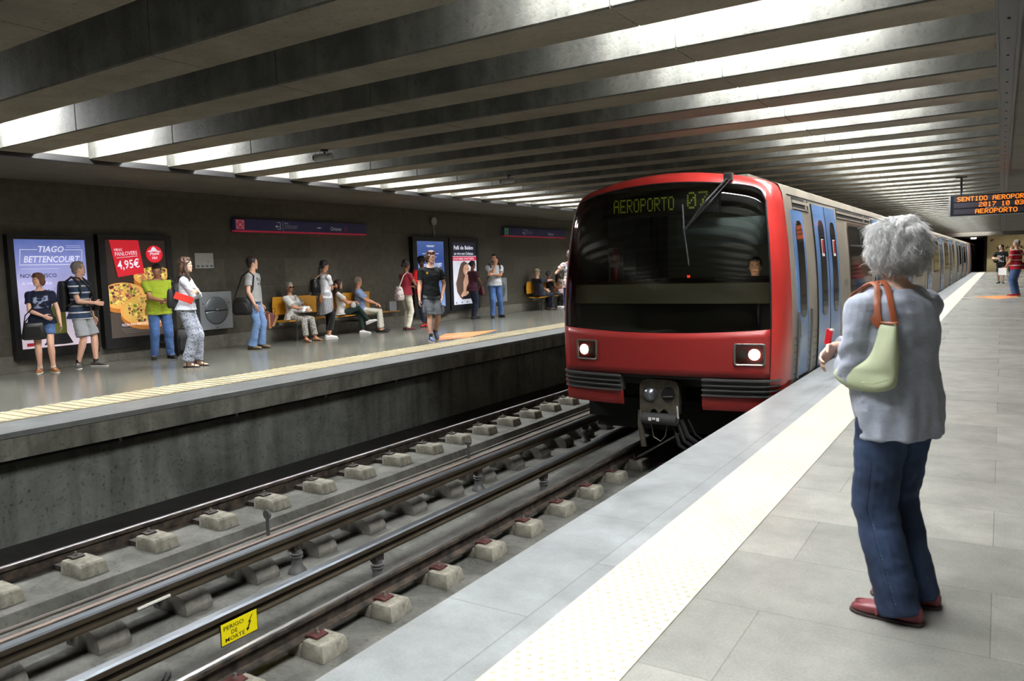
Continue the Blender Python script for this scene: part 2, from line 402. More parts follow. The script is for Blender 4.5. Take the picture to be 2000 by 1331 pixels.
for i, x in enumerate((1.2, 3.4)):
    t = empty('ceiling_lamp', (x, 70.2, 3.0), 0, 'ceiling lamp lighting the bird wall, '+('the one nearer the tracks' if i == 0 else 'the one nearer the side wall'), 'lamp')
    b = B(); b.box(-.65, .65, -.1, .1, -.05, 0); b.build('housing', m_fit, t); b = B(); b.box(-.6, .6, -.08, .08, -.056, -.05); b.build('tube', glow('end_tube_light', (255, 246, 226), 30), t)
# tactile warning strips: domes near, ribs far
m_yel = mat('yellow_tactile_tile', (202, 195, 170), .5, var=.05, vscale=6, bump=.05)
m_yel2 = None
b = B(); xa, xb = -1.5, -1.07
b.box(xa, xb, Y0, Y1, 0, .005)
y = .9
row = 0
while y < 15:
    for i in range(9 if row % 2 == 0 else 8):
        x = xa+.022+i*.048+(0 if row % 2 == 0 else .024)
        n = 8 if y < 6 else 5
        r1, r2 = .011, .0065
        b.add([(x+r1*math.cos(2*PI*k/n), y+r1*math.sin(2*PI*k/n), .005) for k in range(n)]+[(x+r2*math.cos(2*PI*k/n), y+r2*math.sin(2*PI*k/n), .0095) for k in range(n)],
              [(k, (k+1) % n, n+(k+1) % n, n+k) for k in range(n)]+[tuple(n+k for k in range(n))])
    y += .042; row += 1
tag(b.build('tactile_strip', m_yel), 'pale yellow tactile warning strip with raised dots along the near platform edge', 'tactile strip')
b = B(); xa, xb = -9.2, -8.56
b.box(xa, xb, Y0, Y1, 0, .004)
y = 2.0
while y < 30:
    b.box(xa+.01, xb-.01, y, y+.06, .004, .011); y += .13
tag(b.build('tactile_strip', mat('cream_tactile_tile', (180, 170, 140), .55, var=.12, vscale=5)), 'cream ribbed tactile warning strip along the far platform edge', 'tactile strip')
# floor stickers
m_or = mat('orange_floor_vinyl', (216, 142, 86), .4)
m_wh = mat('white_print', (235, 235, 230), .5)
def arrow(name, pts, label):
    b = B(); cx = sum(p[0] for p in pts)/len(pts); cy = sum(p[1] for p in pts)/len(pts)
    b.prism([(p[0]-cx, p[1]-cy) for p in pts], .0005, .003, 'z')
    o = b.build(name, m_or, loc=(cx, cy, 0)); return tag(o, label, 'floor sticker')
o = arrow('floor_sticker', [(-9.62, 12.15), (-9.3, 13.1), (-9.75, 14.9), (-10.35, 13.7)], 'orange arrow floor sticker with lines of white writing under the walking man')
for i in range(4):
    b = B()
    for j in range(9): b.box(-.2+j*.045, -.2+j*.045+.03, -.45+i*.28, -.45+i*.28+.045, .003, .0042)
    b.build('lettering', m_wh, o)
o = arrow('floor_sticker', [(-.8, 30.2), (.4, 31.4), (.5, 29.6), (-.1, 28.6)], 'pale orange diamond floor sticker behind the man in the red striped shirt')
# ------------------------------------------------------------ rails, sleeper blocks, conductor rails, fittings
m_railtop = mat('worn_rail_steel', (214, 214, 214), .3, 1.0, stretch=(1, .05, 1), bump=.08, bscale=40)
m_rust = mat('rusty_rail_side', (44, 40, 37), .7, .2, var=.3, vscale=9, col2=(74, 64, 55), bump=.3, bscale=50)
m_cond = mat('conductor_rail_top', (118, 124, 130), .33, .8, var=.15, vscale=2, stretch=(1, .2, 1))
m_condside = mat('conductor_rail_side', (70, 62, 50), .5, .4, var=.2, vscale=5)
m_block = concrete('block_concrete', (106, 103, 92), (164, 160, 146), scale=6, pits=.35)
m_clip = mat('oxide_clip_steel', (96, 58, 56), .6, .3, var=.3, vscale=30)
m_clipd = mat('dark_clip_steel', (52, 46, 42), .6, .3, var=.3, vscale=30)
m_insul = mat('grey_insulator', (84, 84, 84), .45, var=.15, vscale=12)
m_galv = mat('galvanised_bolt', (150, 146, 138), .4, .7)
ZR = -1.0
def rail(x, z, name, label, group, cond=False, top=None, y0=Y0+.05, y1=Y1+12):
    t = empty(name, (x, 0, z), 0, label, 'rail', group)
    hw = .036; W = .007; F = .068; H = .145
    if not cond:
        prof = [(-hw, -.008), (-hw+.006, 0), (hw-.006, 0), (hw, -.008), (hw, -.034), (W, -.046), (W, -H+.022), (F, -H+.011), (F, -H), (-F, -H), (-F, -H+.011), (-W, -H+.022), (-W, -.046), (-hw, -.034)]
        b = B(); b.prism(prof, y0, y1); b.build('rail_body', m_rust, t)
        b = B(); b.prism([(-hw+.002, -.006)]+[(-hw+.004+(2*hw-.008)*i/8, .003-.006*abs(i/4-1)**2.2) for i in range(9)]+[(hw-.002, -.006)], y0, y1); b.build('running_surface', top or m_railtop, t, smooth=True)
    else:
        hw = .045
        prof = [(-hw, -.012), (-hw+.014, 0), (hw-.014, 0), (hw, -.012), (hw, -.045), (.018, -.055), (.018, -.09), (.045, -.1), (.045, -.115), (-.045, -.115), (-.045, -.1), (-.018, -.09), (-.018, -.055), (-hw, -.045)]
        b = B(); b.prism(prof, y0, y1); b.build('rail_body', m_condside, t)
        b = B(); b.prism([(-hw, -.02), (-hw+.001, -.01), (-hw+.014, .0015), (hw-.014, .0015), (hw-.001, -.01), (hw, -.02)], y0, y1); b.build('contact_surface', m_cond, t)
    return t
XR = {'a': -7.15, 'b': -5.68, 'c': -4.13, 'd': -2.68}
rail(XR['a'], ZR, 'rail', 'shiny steel running rail beside the far platform wall', 'running rails')
rail(XR['b'], ZR, 'rail', 'steel running rail just behind the higher grey conductor rail of the empty track', 'running rails', top=mat('dull_rail_top', (132, 116, 106), .5, .5))
rail(XR['c'], ZR, 'rail', 'shiny steel running rail nearest to the near platform edge', 'running rails')
rail(XR['d'], ZR, 'rail', 'steel running rail tucked under the near platform edge', 'running rails')
rail(-5.27, -.865, 'conductor_rail', 'raised grey conductor rail of the empty track, with rounded blocks beneath', 'conductor rails', True)
rail(-4.45, -.865, 'conductor_rail', 'raised bluish conductor rail carrying the yellow warning plate', 'conductor rails', True)
b = B(); b.box(-2.85, -2.5, Y0, Y1+12, -1.24, -1.145); struct(b.build('floor_rail_plinth', m_bed_dark))

def block(name, kind, zb):
    """one concrete sleeper block beside the rail (near side), its mate behind, steel clip and bolt"""
    t = empty(name)
    h = .115 if kind != 'round' else .15
    L_, Wd = {'square': .32, 'round': .25, 'red': .21}[kind], .25; x0 = {'square': .225, 'round': .092, 'red': .08}[kind]
    b = B()
    def side(sg, l):
        if kind == 'round':
            prof = [(-.02, 0), (l, 0), (l+.004, .05), (l-.02, .1), (l-.06, .135), (l-.1, h), (.02, h), (-.01, h-.02)]
            b.loft([[(sg*(x0+x), y*(1-.08*(z/h)), zb+z) for x, z in prof] for y in (-Wd/2, -Wd/2+.012, Wd/2-.012, Wd/2)])
        else:
            b.loft([[(sg*(x0+x*k), y*k2, zb+z) for x, y in ((0, -Wd/2), (l, -Wd/2), (l, Wd/2), (0, Wd/2))] for z, k, k2 in ((0, 1, 1), (h-.02, .93, .92), (h, .86, .86))])
    side(1, L_)
    if kind != 'square': b.box(-.072, .072, -Wd/2, Wd/2, zb, -1.1465)
    b.build('concrete_block', m_block if kind != 'round' else concrete('rounded_block_concrete', (84, 82, 76), (128, 126, 118), scale=5, pits=.3), t, bevel=.006, smooth=True)
    cl = m_clip if kind == 'red' else m_clipd
    dx = x0-.08 if kind == 'square' else 0
    if kind == 'square': b = B(); b.box(.075, .24, -.10, .10, zb, zb+.05); b.build('rail_pad', m_clipd, t, bevel=.004)
    b = B(); b.prism([(.045+dx, zb+h-.002), (.11+dx, zb+h+.001), (.165+dx, zb+h+.004), (.165+dx, zb+h+.014), (.11+dx, zb+h+.022), (.05+dx, zb+h+.012)], -.055, .055)
    c = b.build('clip', cl, t, bevel=.002)
    b = B(); b.cyl((.115+dx, 0, zb+h), .008, .055, 8); b.cyl((.115+dx, 0, zb+h+.018), .017, .014, 6)
    b.build('bolt', m_galv, t)
    return t
ORD = 'first second third fourth fifth sixth seventh eighth ninth tenth eleventh twelfth thirteenth fourteenth fifteenth sixteenth'.split()
rows = [('a', 'square', -1.145, 3.585, 'concrete sleeper block under the wall-side rail, %s from the camera', 'sleeper blocks of the wall-side rail', -1, 14),
        ('b', 'round', -1.24, 3.0, 'rounded concrete sleeper block beneath the middle rails, %s from the camera', 'rounded sleeper blocks', -1, 13),
        ('c', 'red', -1.24, 3.70, 'concrete sleeper block under the rail beside the near platform, %s from the camera', 'sleeper blocks of the platform-side rail', -1, 9)]
for key, kind, zb, ys, lab, grp, i0, i1 in rows:
    proto = block('sleeper_block', kind, zb)
    for i in range(i0, i1):
        o = proto if i == i0 else dup(proto)
        o.location = (XR[key], ys+.7*i, 0); o.rotation_euler = (0, 0, random.uniform(-.02, .02)); tag(o, lab % ORD[i-i0], 'sleeper block', grp)
def insulator():
    t = empty('insulator_post')
    b = B(); b.lathe([(.085, 0), (.08, .025), (.055, .05), (.046, .09), (.046, .13), (.058, .14), (.058, .15), (.046, .156), (.058, .166), (.058, .176), (.046, .182), (.046, .21)], n=18); b.build('ribbed_body', m_insul, t, smooth=True)
    b = B(); b.box(-.035, .035, -.05, .05, .2, .262); b.cyl((-.04, 0, .235), .012, .08, 8, 'x'); b.build('rail_saddle', m_clipd, t, bevel=.004)
    return t
ip = insulator(); n_ = 0
for x, ys, lab, rng in ((-5.27, 4.66, 'ribbed insulator post under the rounded-block conductor rail, ', range(-1, 3)), (-4.45, 4.81, 'ribbed insulator post under the yellow-plate conductor rail, ', range(-1, 2))):
    for j in rng:
        o = ip if n_ == 0 else dup(ip)
        o.location = (x, ys+2.86*j, -1.24); n_ += 1
        place = {-1: 'nearest to the camera', 0: 'second from the camera', 1: 'third from the camera', 2: 'beside the train front'}[j]
        tag(o, lab+place, 'insulator', 'insulator posts')
def marker(y, x, lab, disc):
    t = empty('marker_post', (x, y, -1.24), 0, lab, 'marker post', 'track marker posts')
    b = B(); b.box(-.02, .02, -.006, .006, 0, .33); b.build('post', m_insul, t)
    b = B()
    if disc: b.cyl((0, -.012, .36), .045, .024, 16, 'y')
    else: b.prism([(-.045, .375), (.045, .375), (.035, .34), (0, .325), (-.035, .34)], -.012, .012)
    b.build('head', m_insul, t)
marker(4.9, -5.92, 'short grey marker post with round head between the rails of the empty track', True)
marker(8.25, -5.92, 'short grey marker post with flat head, further along the empty track', False)
b = B(); b.tube([(0, -.13, -.003), (0, .13, .003)], .013, 8)
tag(b.build('white_tube', mat('white_plastic', (214, 214, 205), .4), loc=(-5.208, 3.24, -.953)), 'short white plastic tube sticking out under the middle conductor rail', 'tube')
# yellow warning plate hanging on the conductor rail
t = empty('warning_plate', (-4.45, 3.35, -.93), 0, 'yellow warning plate with PERIGO DE MORTE and a lightning arrow on the conductor rail', 'warning sign')
my = mat('warning_yellow', (250, 232, 20), .45); mk = mat('warning_black', (20, 20, 16), .5)
b = B(); b.box(.047, .05, -.155, .155, -.155, .0); b.build('plate', mk, t)
b = B(); b.box(.05, .0515, -.149, .149, -.149, .0); b.build('yellow_face', my, t)
mx = lambda y, z: Matrix(((0, 0, 1, .0525), (1, 0, 0, y), (0, 1, 0, z), (0, 0, 0, 1)))
text('PERIGO', .028, mx(-.13, -.05), mk, 'lettering', t, width=.165, bold=.01)
text('DE', .028, mx(-.07, -.092), mk, 'lettering', t, width=.05, bold=.01)
text('MORTE', .028, mx(-.12, -.134), mk, 'lettering', t, width=.16, bold=.01)
b = B(); P_ = [(.105, -.02), (.068, -.068), (.083, -.066), (.062, -.104), (.052, -.1), (.06, -.125), (.084, -.108), (.073, -.106), (.1, -.058), (.085, -.06), (.113, -.02)]
b.poly([(.0526, y, z) for y, z in P_]); b.build('lightning_arrow', mk, t)
t['label'] = t['label']
# cable with clamps under the far platform lip
t = empty('cable', (-8.22, 0, -.34), 0, 'dark cable clamped along the wall under the far platform lip', 'cable')
b = B(); b.tube([(.0, Y0+.3, 0)]+[(0, Y0+.3+i*2.0, -.012*(i % 2)) for i in range(1, 38)], .022, 8); b.build('cable_run', m_black, t)
for i in range(12):
    b = B(); b.box(-.05, .03, -.014, .014, -.032, .032); o = b.build('clamp', m_galv, t, loc=(0, 3.3+i*1.55, 0))
# cables lying at the foot of the track slab
b = B(); b.tube([(-6.36+.01*math.sin(i*1.7), Y0+.3+i*1.5, -1.225) for i in range(30)], .014, 6)
tag(b.build('cable', mat('grey_cable', (120, 112, 104), .6)), 'thin grey brown cable lying along the foot of the raised track slab', 'cable')
# drain cover in the bed
b = B(); b.cyl((0, 0, 0), .3, .012, 32); b.cyl((0, 0, .012), .27, .006, 32)
tag(b.build('drain_cover', m_bed, loc=(-4.85, 2.75, -1.24), smooth=True), 'round cover in the track bed at the bottom of the picture', 'cover')
# ------------------------------------------------------------ the train
XC, HW = -3.42, 1.395
m_red = mat('train_red', (190, 52, 48), .32, coat=.35, bump=.02, bscale=15)
m_redp = mat('train_red_panel', (158, 44, 42), .4, coat=.15)
m_grey = mat('train_grey', (160, 154, 140), .42, .35, var=.06, vscale=2, spec=.5)
m_blue = mat('train_door_blue', (112, 152, 206), .25, .15, coat=.4, var=.08, vscale=1.4)
m_rub = mat('black_rubber', (18, 18, 19), .6)
m_louv = mat('bumper_grey', (82, 82, 82), .45)
m_wsglass = glass('windscreen_glass', (235, 238, 232), 1.)
m_winglass = mat('side_window_glass', (34, 32, 30), .06, spec=.9)
m_cast = mat('cast_coupler', (92, 86, 76), .55, .4, var=.25, vscale=12, bump=.3)
m_steel = mat('machined_steel', (170, 174, 182), .28, .9)
m_roof = mat('train_roof_grey', (120, 116, 106), .6, .2)
m_under = mat('underframe_dark', (24, 24, 24), .8)
train = empty('train', (XC, 8.65, -1.0), 0, 'red fronted metro train with grey sides and blue doors arriving at the near platform', 'train')
TY = 8.65
OX = Matrix.Translation((-XC, -TY, 1.0))     # world to train coordinates
def TB(): b = B(); b.M = OX.copy(); return b
def hw(z):                                   # half width of the body at height z above platform
    if z < .6: return HW*(1-.035*((.6-z)/.95)**2)
    return HW*(1-.095*((z-.6)/1.65)**2)
def ztop(a): return 2.485-.19*abs(a)**2-.04*abs(a)**16-.12*abs(a)**60
def fy(a, z):
    s_ = min(1, abs(a))
    return TY-.05+.17*s_**2+.33*(1-math.sqrt(max(0, 1-s_**18)))+.07*max(0, z-.6)**1.5+.28*(1-math.sqrt(max(0, 1-min(1, max(0, (z-.2)/(ztop(a)-.2)))**16)))
def fp(a, z, off=0.):
    return (XC+a*hw(z), fy(a, z)-off, z)
def cols(a0, a1, n): return [a0+(a1-a0)*i/n for i in range(n+1)]
AW = .92
def wb(a): return .615+.05*abs(a/AW)**2      # glass bottom
def wt(a):                                    # glass top
    q = abs(a/AW); return 2.35-.12*q**2-.06*q**14-.12*q**60
def strip(b, a0, a1, z0, z1, na, nz, off=0.):
    us = cols(a0, a1, na); n = nz
    b.add([fp(a, z0(a)+(z1(a)-z0(a))*j/n, off) for a in us for j in range(n+1)],
          [(i*(n+1)+j, (i+1)*(n+1)+j, (i+1)*(n+1)+j+1, i*(n+1)+j+1) for i in range(na) for j in range(n)])
C_ = lambda z: (lambda a: z)
# side mask frame with wrapped corners
b = TB()
def aside(n): return [AW+(1-AW)*(1-(1-i/n)**2.2) for i in range(n+1)]
for sg in (-1, 1):
    us = [sg*a for a in aside(12)]; n = 44
    def zz(a, j):
        z0, z1 = -.28, ztop(a); t = j/n
        return z0+(z1-z0)*(1-(1-t)**1.35)
    b.add([fp(a, zz(a, j)) for a in us for j in range(n+1)], [(i*(n+1)+j, (i+1)*(n+1)+j, (i+1)*(n+1)+j+1, i*(n+1)+j+1) for i in range(12) for j in range(n)])
    # return from the corner back to the body side
    b.add([(XC+sg*hw(zz(1, j)), yy, zz(1, j)) for yy in (fy(1, zz(1, j)), TY+.62) for j in range(n+1)] if False else [p for k in (0, 1) for p in [(XC+sg*hw(zz(1, j)), fy(1, zz(1, j)) if k == 0 else max(TY+.64, fy(1, zz(1, j))), zz(1, j)) for j in range(n+1)]],
          [(j, n+1+j, n+2+j, j+1) for j in range(n)])
us = cols(-AW, AW, 40); n = 10
b.add([fp(a, wt(a)+(ztop(a)-wt(a))*(1-(1-j/n)**2)) for a in us for j in range(n+1)], [(i*(n+1)+j, (i+1)*(n+1)+j, (i+1)*(n+1)+j+1, i*(n+1)+j+1) for i in range(40) for j in range(n)])
us = cols(-1, 1, 60)                          # crown over the cab
b.add([(XC+a*hw(ztop(a)), y, ztop(a)) for a in us for y in (fy(a, ztop(a)), TY+.68)], [(2*i, 2*i+2, 2*i+3, 2*i+1) for i in range(60)])
b.build('front_mask', m_red, train, smooth=2, solid=.0)
b = TB(); strip(b, -AW+.006, AW-.006, C_(.105), lambda a: wb(a)-.012, 40, 6, .006); o = b.build('front_panel', m_redp, train, smooth=True); 
md = o.modifiers.new('s', 'SOLIDIFY'); md.thickness = .02; md.offset = -1
b = TB(); strip(b, -AW, AW, C_(.07), lambda a: wb(a), 30, 4, -.012); b.build('seam', m_rub, train)
b = TB(); strip(b, -AW, AW, lambda a: wb(a)-.006, lambda a: wt(a)+.0, 44, 24, -.004); ws = b.build('windscreen', m_wsglass, train, smooth=2); ws['label'] = 'wide curved dark windscreen'
b = TB()
pts = [fp(a, wt(a)-.004, -.001) for a in cols(-AW+.004, AW-.004, 60)]; b.tube(pts, .011, 6)
b.tube([fp(-AW+.003, z, -.001) for z in cols(wb(AW), wt(AW-.004), 12)], .011, 6); b.tube([fp(AW-.003, z, -.001) for z in cols(wb(AW), wt(AW-.004), 12)], .011, 6)
b.build('windscreen_seal', m_rub, train)
# headlamps
for sg, x0, x1 in ((-1, -4.50, -4.20), (1, -2.52, -2.19)):
    xm = (x0+x1)/2; a = (xm-XC)/hw(.3); y = fy(a, .38); th = math.atan2(fy(a+.02, .38)-fy(a-.02, .38), .04*hw(.3))
    hwd = (x1-x0)/2; M0 = OX @ Matrix.Translation((xm, y-.006, .375)) @ Matrix.Rotation(th, 4, 'Z')
    def rr(w_, h_, r_, n=5):
        P = []
        for cx, cz, a0 in ((w_-r_, h_-r_, 0), (-w_+r_, h_-r_, 90), (-w_+r_, -h_+r_, 180), (w_-r_, -h_+r_, 270)):
            P += [(cx+r_*math.cos(R(a0+90*i/n)), cz+r_*math.sin(R(a0+90*i/n))) for i in range(n+1)]
        return P
    hl = B(); hl.M = M0
    ri = [[(x, yy, z) for x, z in rr(hwd*k, .118*k, .03*k)] for yy, k in ((.03, 1.05), (-.014, 1.05), (-.02, 1.0), (-.012, .9), (.03, .86))]
    hl.loft(ri, caps=(False, False)); h = hl.build('headlamp', m_rub if False else mat('lamp_bezel', (128, 124, 118), .3, .7), train, smooth=True)
    b = B(); b.M = M0; b.poly([(x, .02, z) for x, z in rr(hwd*.88, .104, .024)]); b.build('reflector', glow('lamp_reflector', (216, 196, 170), .8), h)
    b = B(); b.M = M0; b.cyl((sg*hwd*.32, -.004, 0), .062, .022, 20, 'y'); b.build('lit_bulb', glow('headlamp_light', (255, 246, 228), 14), h)
    b = B(); b.M = M0; b.cyl((-sg*hwd*.38, -.002, 0), .05, .02, 20, 'y'); b.build('dark_bulb', mat('unlit_bulb', (126, 104, 84), .25), h)
    b = B(); b.M = M0; b.poly([(x, -.01, z) for x, z in rr(hwd*.9, .106, .025)]); b.build('lens', glass('clear_lens', (255, 250, 240), .95), h)
# ribbed bumpers and red skirts
for sg, a0, a1 in ((-1, -.985, -.33), (1, .40, .985)):
    b = TB()
    def ring(a, off, z0, z1): return [fp(a, z0, off), fp(a, z1, off), fp(a, z1, -.12), fp(a, z0, -.12)]
    us = cols(a0, a1, 16)
    for z0, z1, of in ((-.10, .09, .0), (.07, .092, .05), (.01, .025, .045), (-.045, -.03, .045), (-.105, -.09, .045)):
        b.loft([ring(a, of, z0, z1) for a in us])
    b.build('bumper', m_louv, train)
    b = TB()
    rings = []
    for a in us:
        zb = -.28
        rings.append([fp(a, -.10, .004), fp(a, -.22, .0), (fp(a, zb, 0)[0], fy(a, zb)+.035, zb), (fp(a, zb, 0)[0], fy(a, zb)+.06, zb), fp(a, -.10, -.05)])
    b.loft(rings); b.build('skirt', m_redp, train, smooth=True)
    # tow eyes, hoses
# coupler
YC = TY+.40
cx, cz = -3.43, -.17
cp = TB(); cp.prism([(cx+x, cz+z) for x, z in [(-.25, -.2), (-.18, -.235), (-.13, -.23), (-.10, -.17), (-.06, -.15), (-.03, -.18), (-.01, -.22), (.02, -.18), (.06, -.15), (.10, -.17), (.13, -.23), (.2, -.235), (.245, -.2), (.25, .12), (.22, .185), (.14, .21), (-.14, .215), (-.22, .19), (-.25, .12)]], YC-.34, YC-.24)
cp.box(cx-.14, cx+.14, YC-.24, TY+1.3, cz-.14, cz+.12)
cpo = cp.build('coupler', m_cast, train, bevel=.008)
b = TB(); b.lathe([(.0, .0)], n=3) if False else None
b.M = OX @ Matrix.Translation((cx-.11, YC-.34, cz+.03)) @ Matrix.Rotation(R(90), 4, 'X'); b.lathe([(.095, 0), (.088, .02), (.06, .055), (.02, .075), (.001, .078)], n=20); b.build('coupler_cone', m_steel, cpo, smooth=True)
b = TB(); b.cyl((cx+.115, YC-.346, cz+.03), .088, .01, 22, 'y'); b.build('coupler_socket', m_under, cpo)
b = TB(); b.tube([(cx+.06, YC-.35, cz-.0), (cx+.18, YC-.355, cz+.01)], .014, 6); b.build('coupler_pin', m_cast, cpo)
b = TB(); b.cyl((cx-.2, YC-.34, cz-.27), .07, .43, 18, 'x'); eb = b.build('electric_box', mat('electric_box_grey', (62, 62, 64), .45), cpo, smooth=True)
b = TB()
for i, q in enumerate((-.05, 0., .05)): b.box(cx-.04+q-.02, cx-.04+q+.015, YC-.414, YC-.408, cz-.285+.015*(i % 2), cz-.245)
b.build('white_mark', m_wh, cpo)
b = TB(); b.tube([(cx-.235, YC-.34, cz-.18), (cx-.235, YC-.36, cz-.35), (cx-.2, YC-.34, cz-.62)], .035, 8); b.build('coupler_arm', m_cast, cpo)
b = TB(); b.tube([(cx+.22, YC-.33, cz-.1), (cx+.25, YC-.38, cz-.24), (cx+.23, YC-.36, cz-.3)], .014, 6); b.build('release_handle', m_galv, cpo)
for i, (dx, dz, rr_) in enumerate(((.0, 0, .03), (-.04, -.1, .028), (-.1, -.2, .026), (.09, .05, .012))):
    b = TB(); b.tube([(cx+.24+dx, YC-.25, cz-.28+dz*.3), (cx+.33+dx, YC-.28, cz-.46+dz*.6), (cx+.5+dx, YC-.2, cz-.6+dz*.5), (cx+.72, TY+.05, cz-.62+dz*.3), (cx+.85, TY+.4, cz-.45)], rr_, 8); b.build('hose', m_rub, train, smooth=True)
b = TB(); b.tube([(cx-.12, YC-.3, cz-.34), (cx-.08, YC-.32, cz-.5), (cx, YC-.3, cz-.55), (cx+.06, YC-.3, cz-.48), (cx+.08, YC-.28, cz-.34)], .006, 5); b.build('chain', m_galv, train)
b = TB(); b.box(-4.7, -2.2, TY+.75, TY+.9, -.6, .1); b.box(-4.7, -4.2, TY+.45, TY+.75, -.25, .05); b.box(-2.7, -2.1, TY+.45, TY+.75, -.25, .05); b.build('buffer_beam', m_under, train)
# wheels and bogies
for y in (TY+1.6, TY+3.6, TY+15, TY+17):
    for x in (XR['c']+.0, XR['d']-.0):
        b = TB(); b.cyl((x-.06, y, -.565), .43, .12, 28, 'x'); b.cyl((x+(.06 if x < XC else -.08), y, -.565), .45, .02, 28, 'x'); b.build('wheel', m_steel if False else m_rust, train, smooth=True)
b = TB()
for y in (TY+2.6, TY+16): b.box(-4.4, -2.5, y-1.2, y+1.2, -.75, -.45)
b.box(-4.5, -2.4, TY+5, TY+13, -.85, -.35)
b.build('bogie', m_under, train)
# destination display behind the glass
b = TB(); b.box(-4.2, -2.75, TY+.22, TY+.3, 1.98, 2.28); dd = b.build('destination_display', m_rub, train)
mg = glow('display_green', (150, 164, 44), .16)
b = TB(); dots(b, 'AEROPORTO', -4.05, 2.20, .0146, .0232, lambda x, z: (x, TY+.215, z)); dots(b, '07', -3.12, 2.235, .0225, .028, lambda x, z: (x, TY+.215, z)); b.build('display_text', mg, dd)
# wiper
pA = fp(.62, 2.365, .06); pB = fp(.25, 1.78, .035)
b = TB(); b.tube([pA, fp(.445, 2.1, .06), pB], .014, 6); b.tube([fp(.65, 2.35, .06), fp(.475, 2.08, .06), pB], .009, 6); wp = b.build('wiper', m_rub, train)
b = TB(); b.tube([fp(.23, 2.08, .02), pB, fp(.29, 1.38, .02)], .011, 6); b.build('wiper_blade', m_rub, wp)
b = TB(); b.box(pA[0]-.05, pA[0]+.05, pA[1]-.02, pA[1]+.05, pA[2]-.04, pA[2]+.05); b.build('wiper_motor', m_louv, wp, bevel=.01)
# cab interior
m_cabw = mat('cab_wall', (78, 80, 74), .7); m_dash = mat('cab_dash', (214, 208, 182), .6)
b = TB(); b.box(-4.64, -2.2, TY+1.75, TY+1.8, -.1, 2.15); b.box(-4.64, -4.42, TY+1.3, TY+1.75, -.1, 2.1); b.box(-4.7, -2.14, TY+.5, TY+1.8, -.1, 0)
b.build('cab_back_wall', m_cabw, train)
b = TB(); b.box(-4.66, -2.18, TY+.46, TY+.5, .0, .93); b.build('cab_front_lining', m_rub, train)
b = TB(); b.box(-4.0, -3.94, TY+1.6, TY+1.75, 0, 2.3); b.box(-4.14, -4.08, TY+1.6, TY+1.75, 0, 2.3); b.build('cab_door_frame', m_rub, train)
b = TB(); b.prism([(TY+.3, .93), (TY+.34, 1.17), (TY+.85, 1.2), (TY+.85, .93)], -4.66, -2.2, 'x'); b.build('dashboard', m_dash, train, bevel=.01)
b = TB(); b.box(-3.6, -2.26, TY+.36, TY+.8, 1.2, 1.235); b.build('dashboard_top', m_rub, train)
b = TB(); b.box(-3.3, -2.25, TY+.36, TY+.39, 1.6, 1.92); b.build('sun_visor', mat('visor_grey', (92, 104, 106), .7), train)
b = TB(); b.lathe([(.055, 0), (.06, .02), (.06, .34), (.03, .4), (.02, .44)], (-4.5, TY+1.22, 1.2), 14); b.build('extinguisher', m_redp, train, smooth=True)
b = TB(); b.box(-4.54, -4.46, TY+1.145, TY+1.156, 1.38, 1.46); b.build('extinguisher_label', m_wh, train)
b = TB(); b.box(-2.95, -2.3, TY+1.45, TY+1.6, .4, 1.15); b.box(-2.9, -2.35, TY+1.0, TY+1.5, .35, .5); b.build('driver_seat', m_rub, train, bevel=.03)
b = TB(); b.cyl((-3.19, TY+.45, 1.235), .018, .03, 10); b.build('red_button', glow('red_button_light', (240, 60, 30), 1.2), train)

b = TB(); b.box(-3.0, -2.3, TY+.852, TY+.862, 1.11, 1.18); b.build('driver_fill_light', glow('driver_fill_glow', (230, 236, 220), 9), train)  # unseen glowing strip added behind the dash to light the driver
# ---- bodies
def body_ring(y, zs=-.32, k=1.0):
    P = []
    zsd = [zs, -.1, .15, .4, .6, .85, 1.1, 1.35, 1.6, 1.85, 2.05, 2.17]
    for z in zsd: P.append((XC+hw(z)*k, y, z))
    for a in (.96, .9, .8, .65, .45, .2, 0, -.2, -.45, -.65, -.8, -.9, -.96): P.append((XC+a*hw(2.15)*k, y, 2.485-.19*a*a-.04*a**16))
    for z in reversed(zsd): P.append((XC-hw(z)*k, y, z))
    return P
m_side = mat('train_side_grey', (160, 152, 138), .38, .3, var=.05, vscale=1.5)
cars = [(TY+.64, 27.5), (28.0, 46.4), (46.9, 66.3), (66.8, 86.0)]
def side_quad(b, y0, y1, z0, z1, off, sg=1, n=8, n0=None):
    """a panel following the body side"""
    zs = [z0+(z1-z0)*i/n for i in range(n+1)]
    b.loft([[(XC+sg*(hw(z)+off), y, z) for z in zs]+[(XC+sg*(hw(z)-.01), y, z) for z in reversed(zs)] for y in (y0, y1)])
def rounded_window(b, y0, y1, z0, z1, off, r_, sg=1):
    P = []
    for cy, cz, a0 in ((y1-r_, z1-r_, 0), (y0+r_, z1-r_, 90), (y0+r_, z0+r_, 180), (y1-r_, z0+r_, 270)):
        P += [(cy+r_*math.cos(R(a0+90*i/6)), cz+r_*math.sin(R(a0+90*i/6))) for i in range(7)]
    rings = []
    n = 10; zs = [z0+(z1-z0)*i/n for i in range(n+1)]
    def span(z):
        if z > z1-r_: d = r_-math.sqrt(max(0, r_*r_-(z-z1+r_)**2))
        elif z < z0+r_: d = r_-math.sqrt(max(0, r_*r_-(z0+r_-z)**2))
        else: d = 0
        return y0+d, y1-d
    zs = sorted(set([z0+r_*(1-math.cos(PI/2*i/5)) for i in range(6)]+[z1-r_*(1-math.cos(PI/2*i/5)) for i in range(6)]+[z0+(z1-z0)*i/8 for i in range(1, 8)]))
    b.loft([[(XC+sg*(hw(z)+off), span(z)[0], z), (XC+sg*(hw(z)+off), span(z)[1], z), (XC+sg*(hw(z)-.005), span(z)[1], z), (XC+sg*(hw(z)-.005), span(z)[0], z)] for z in zs])
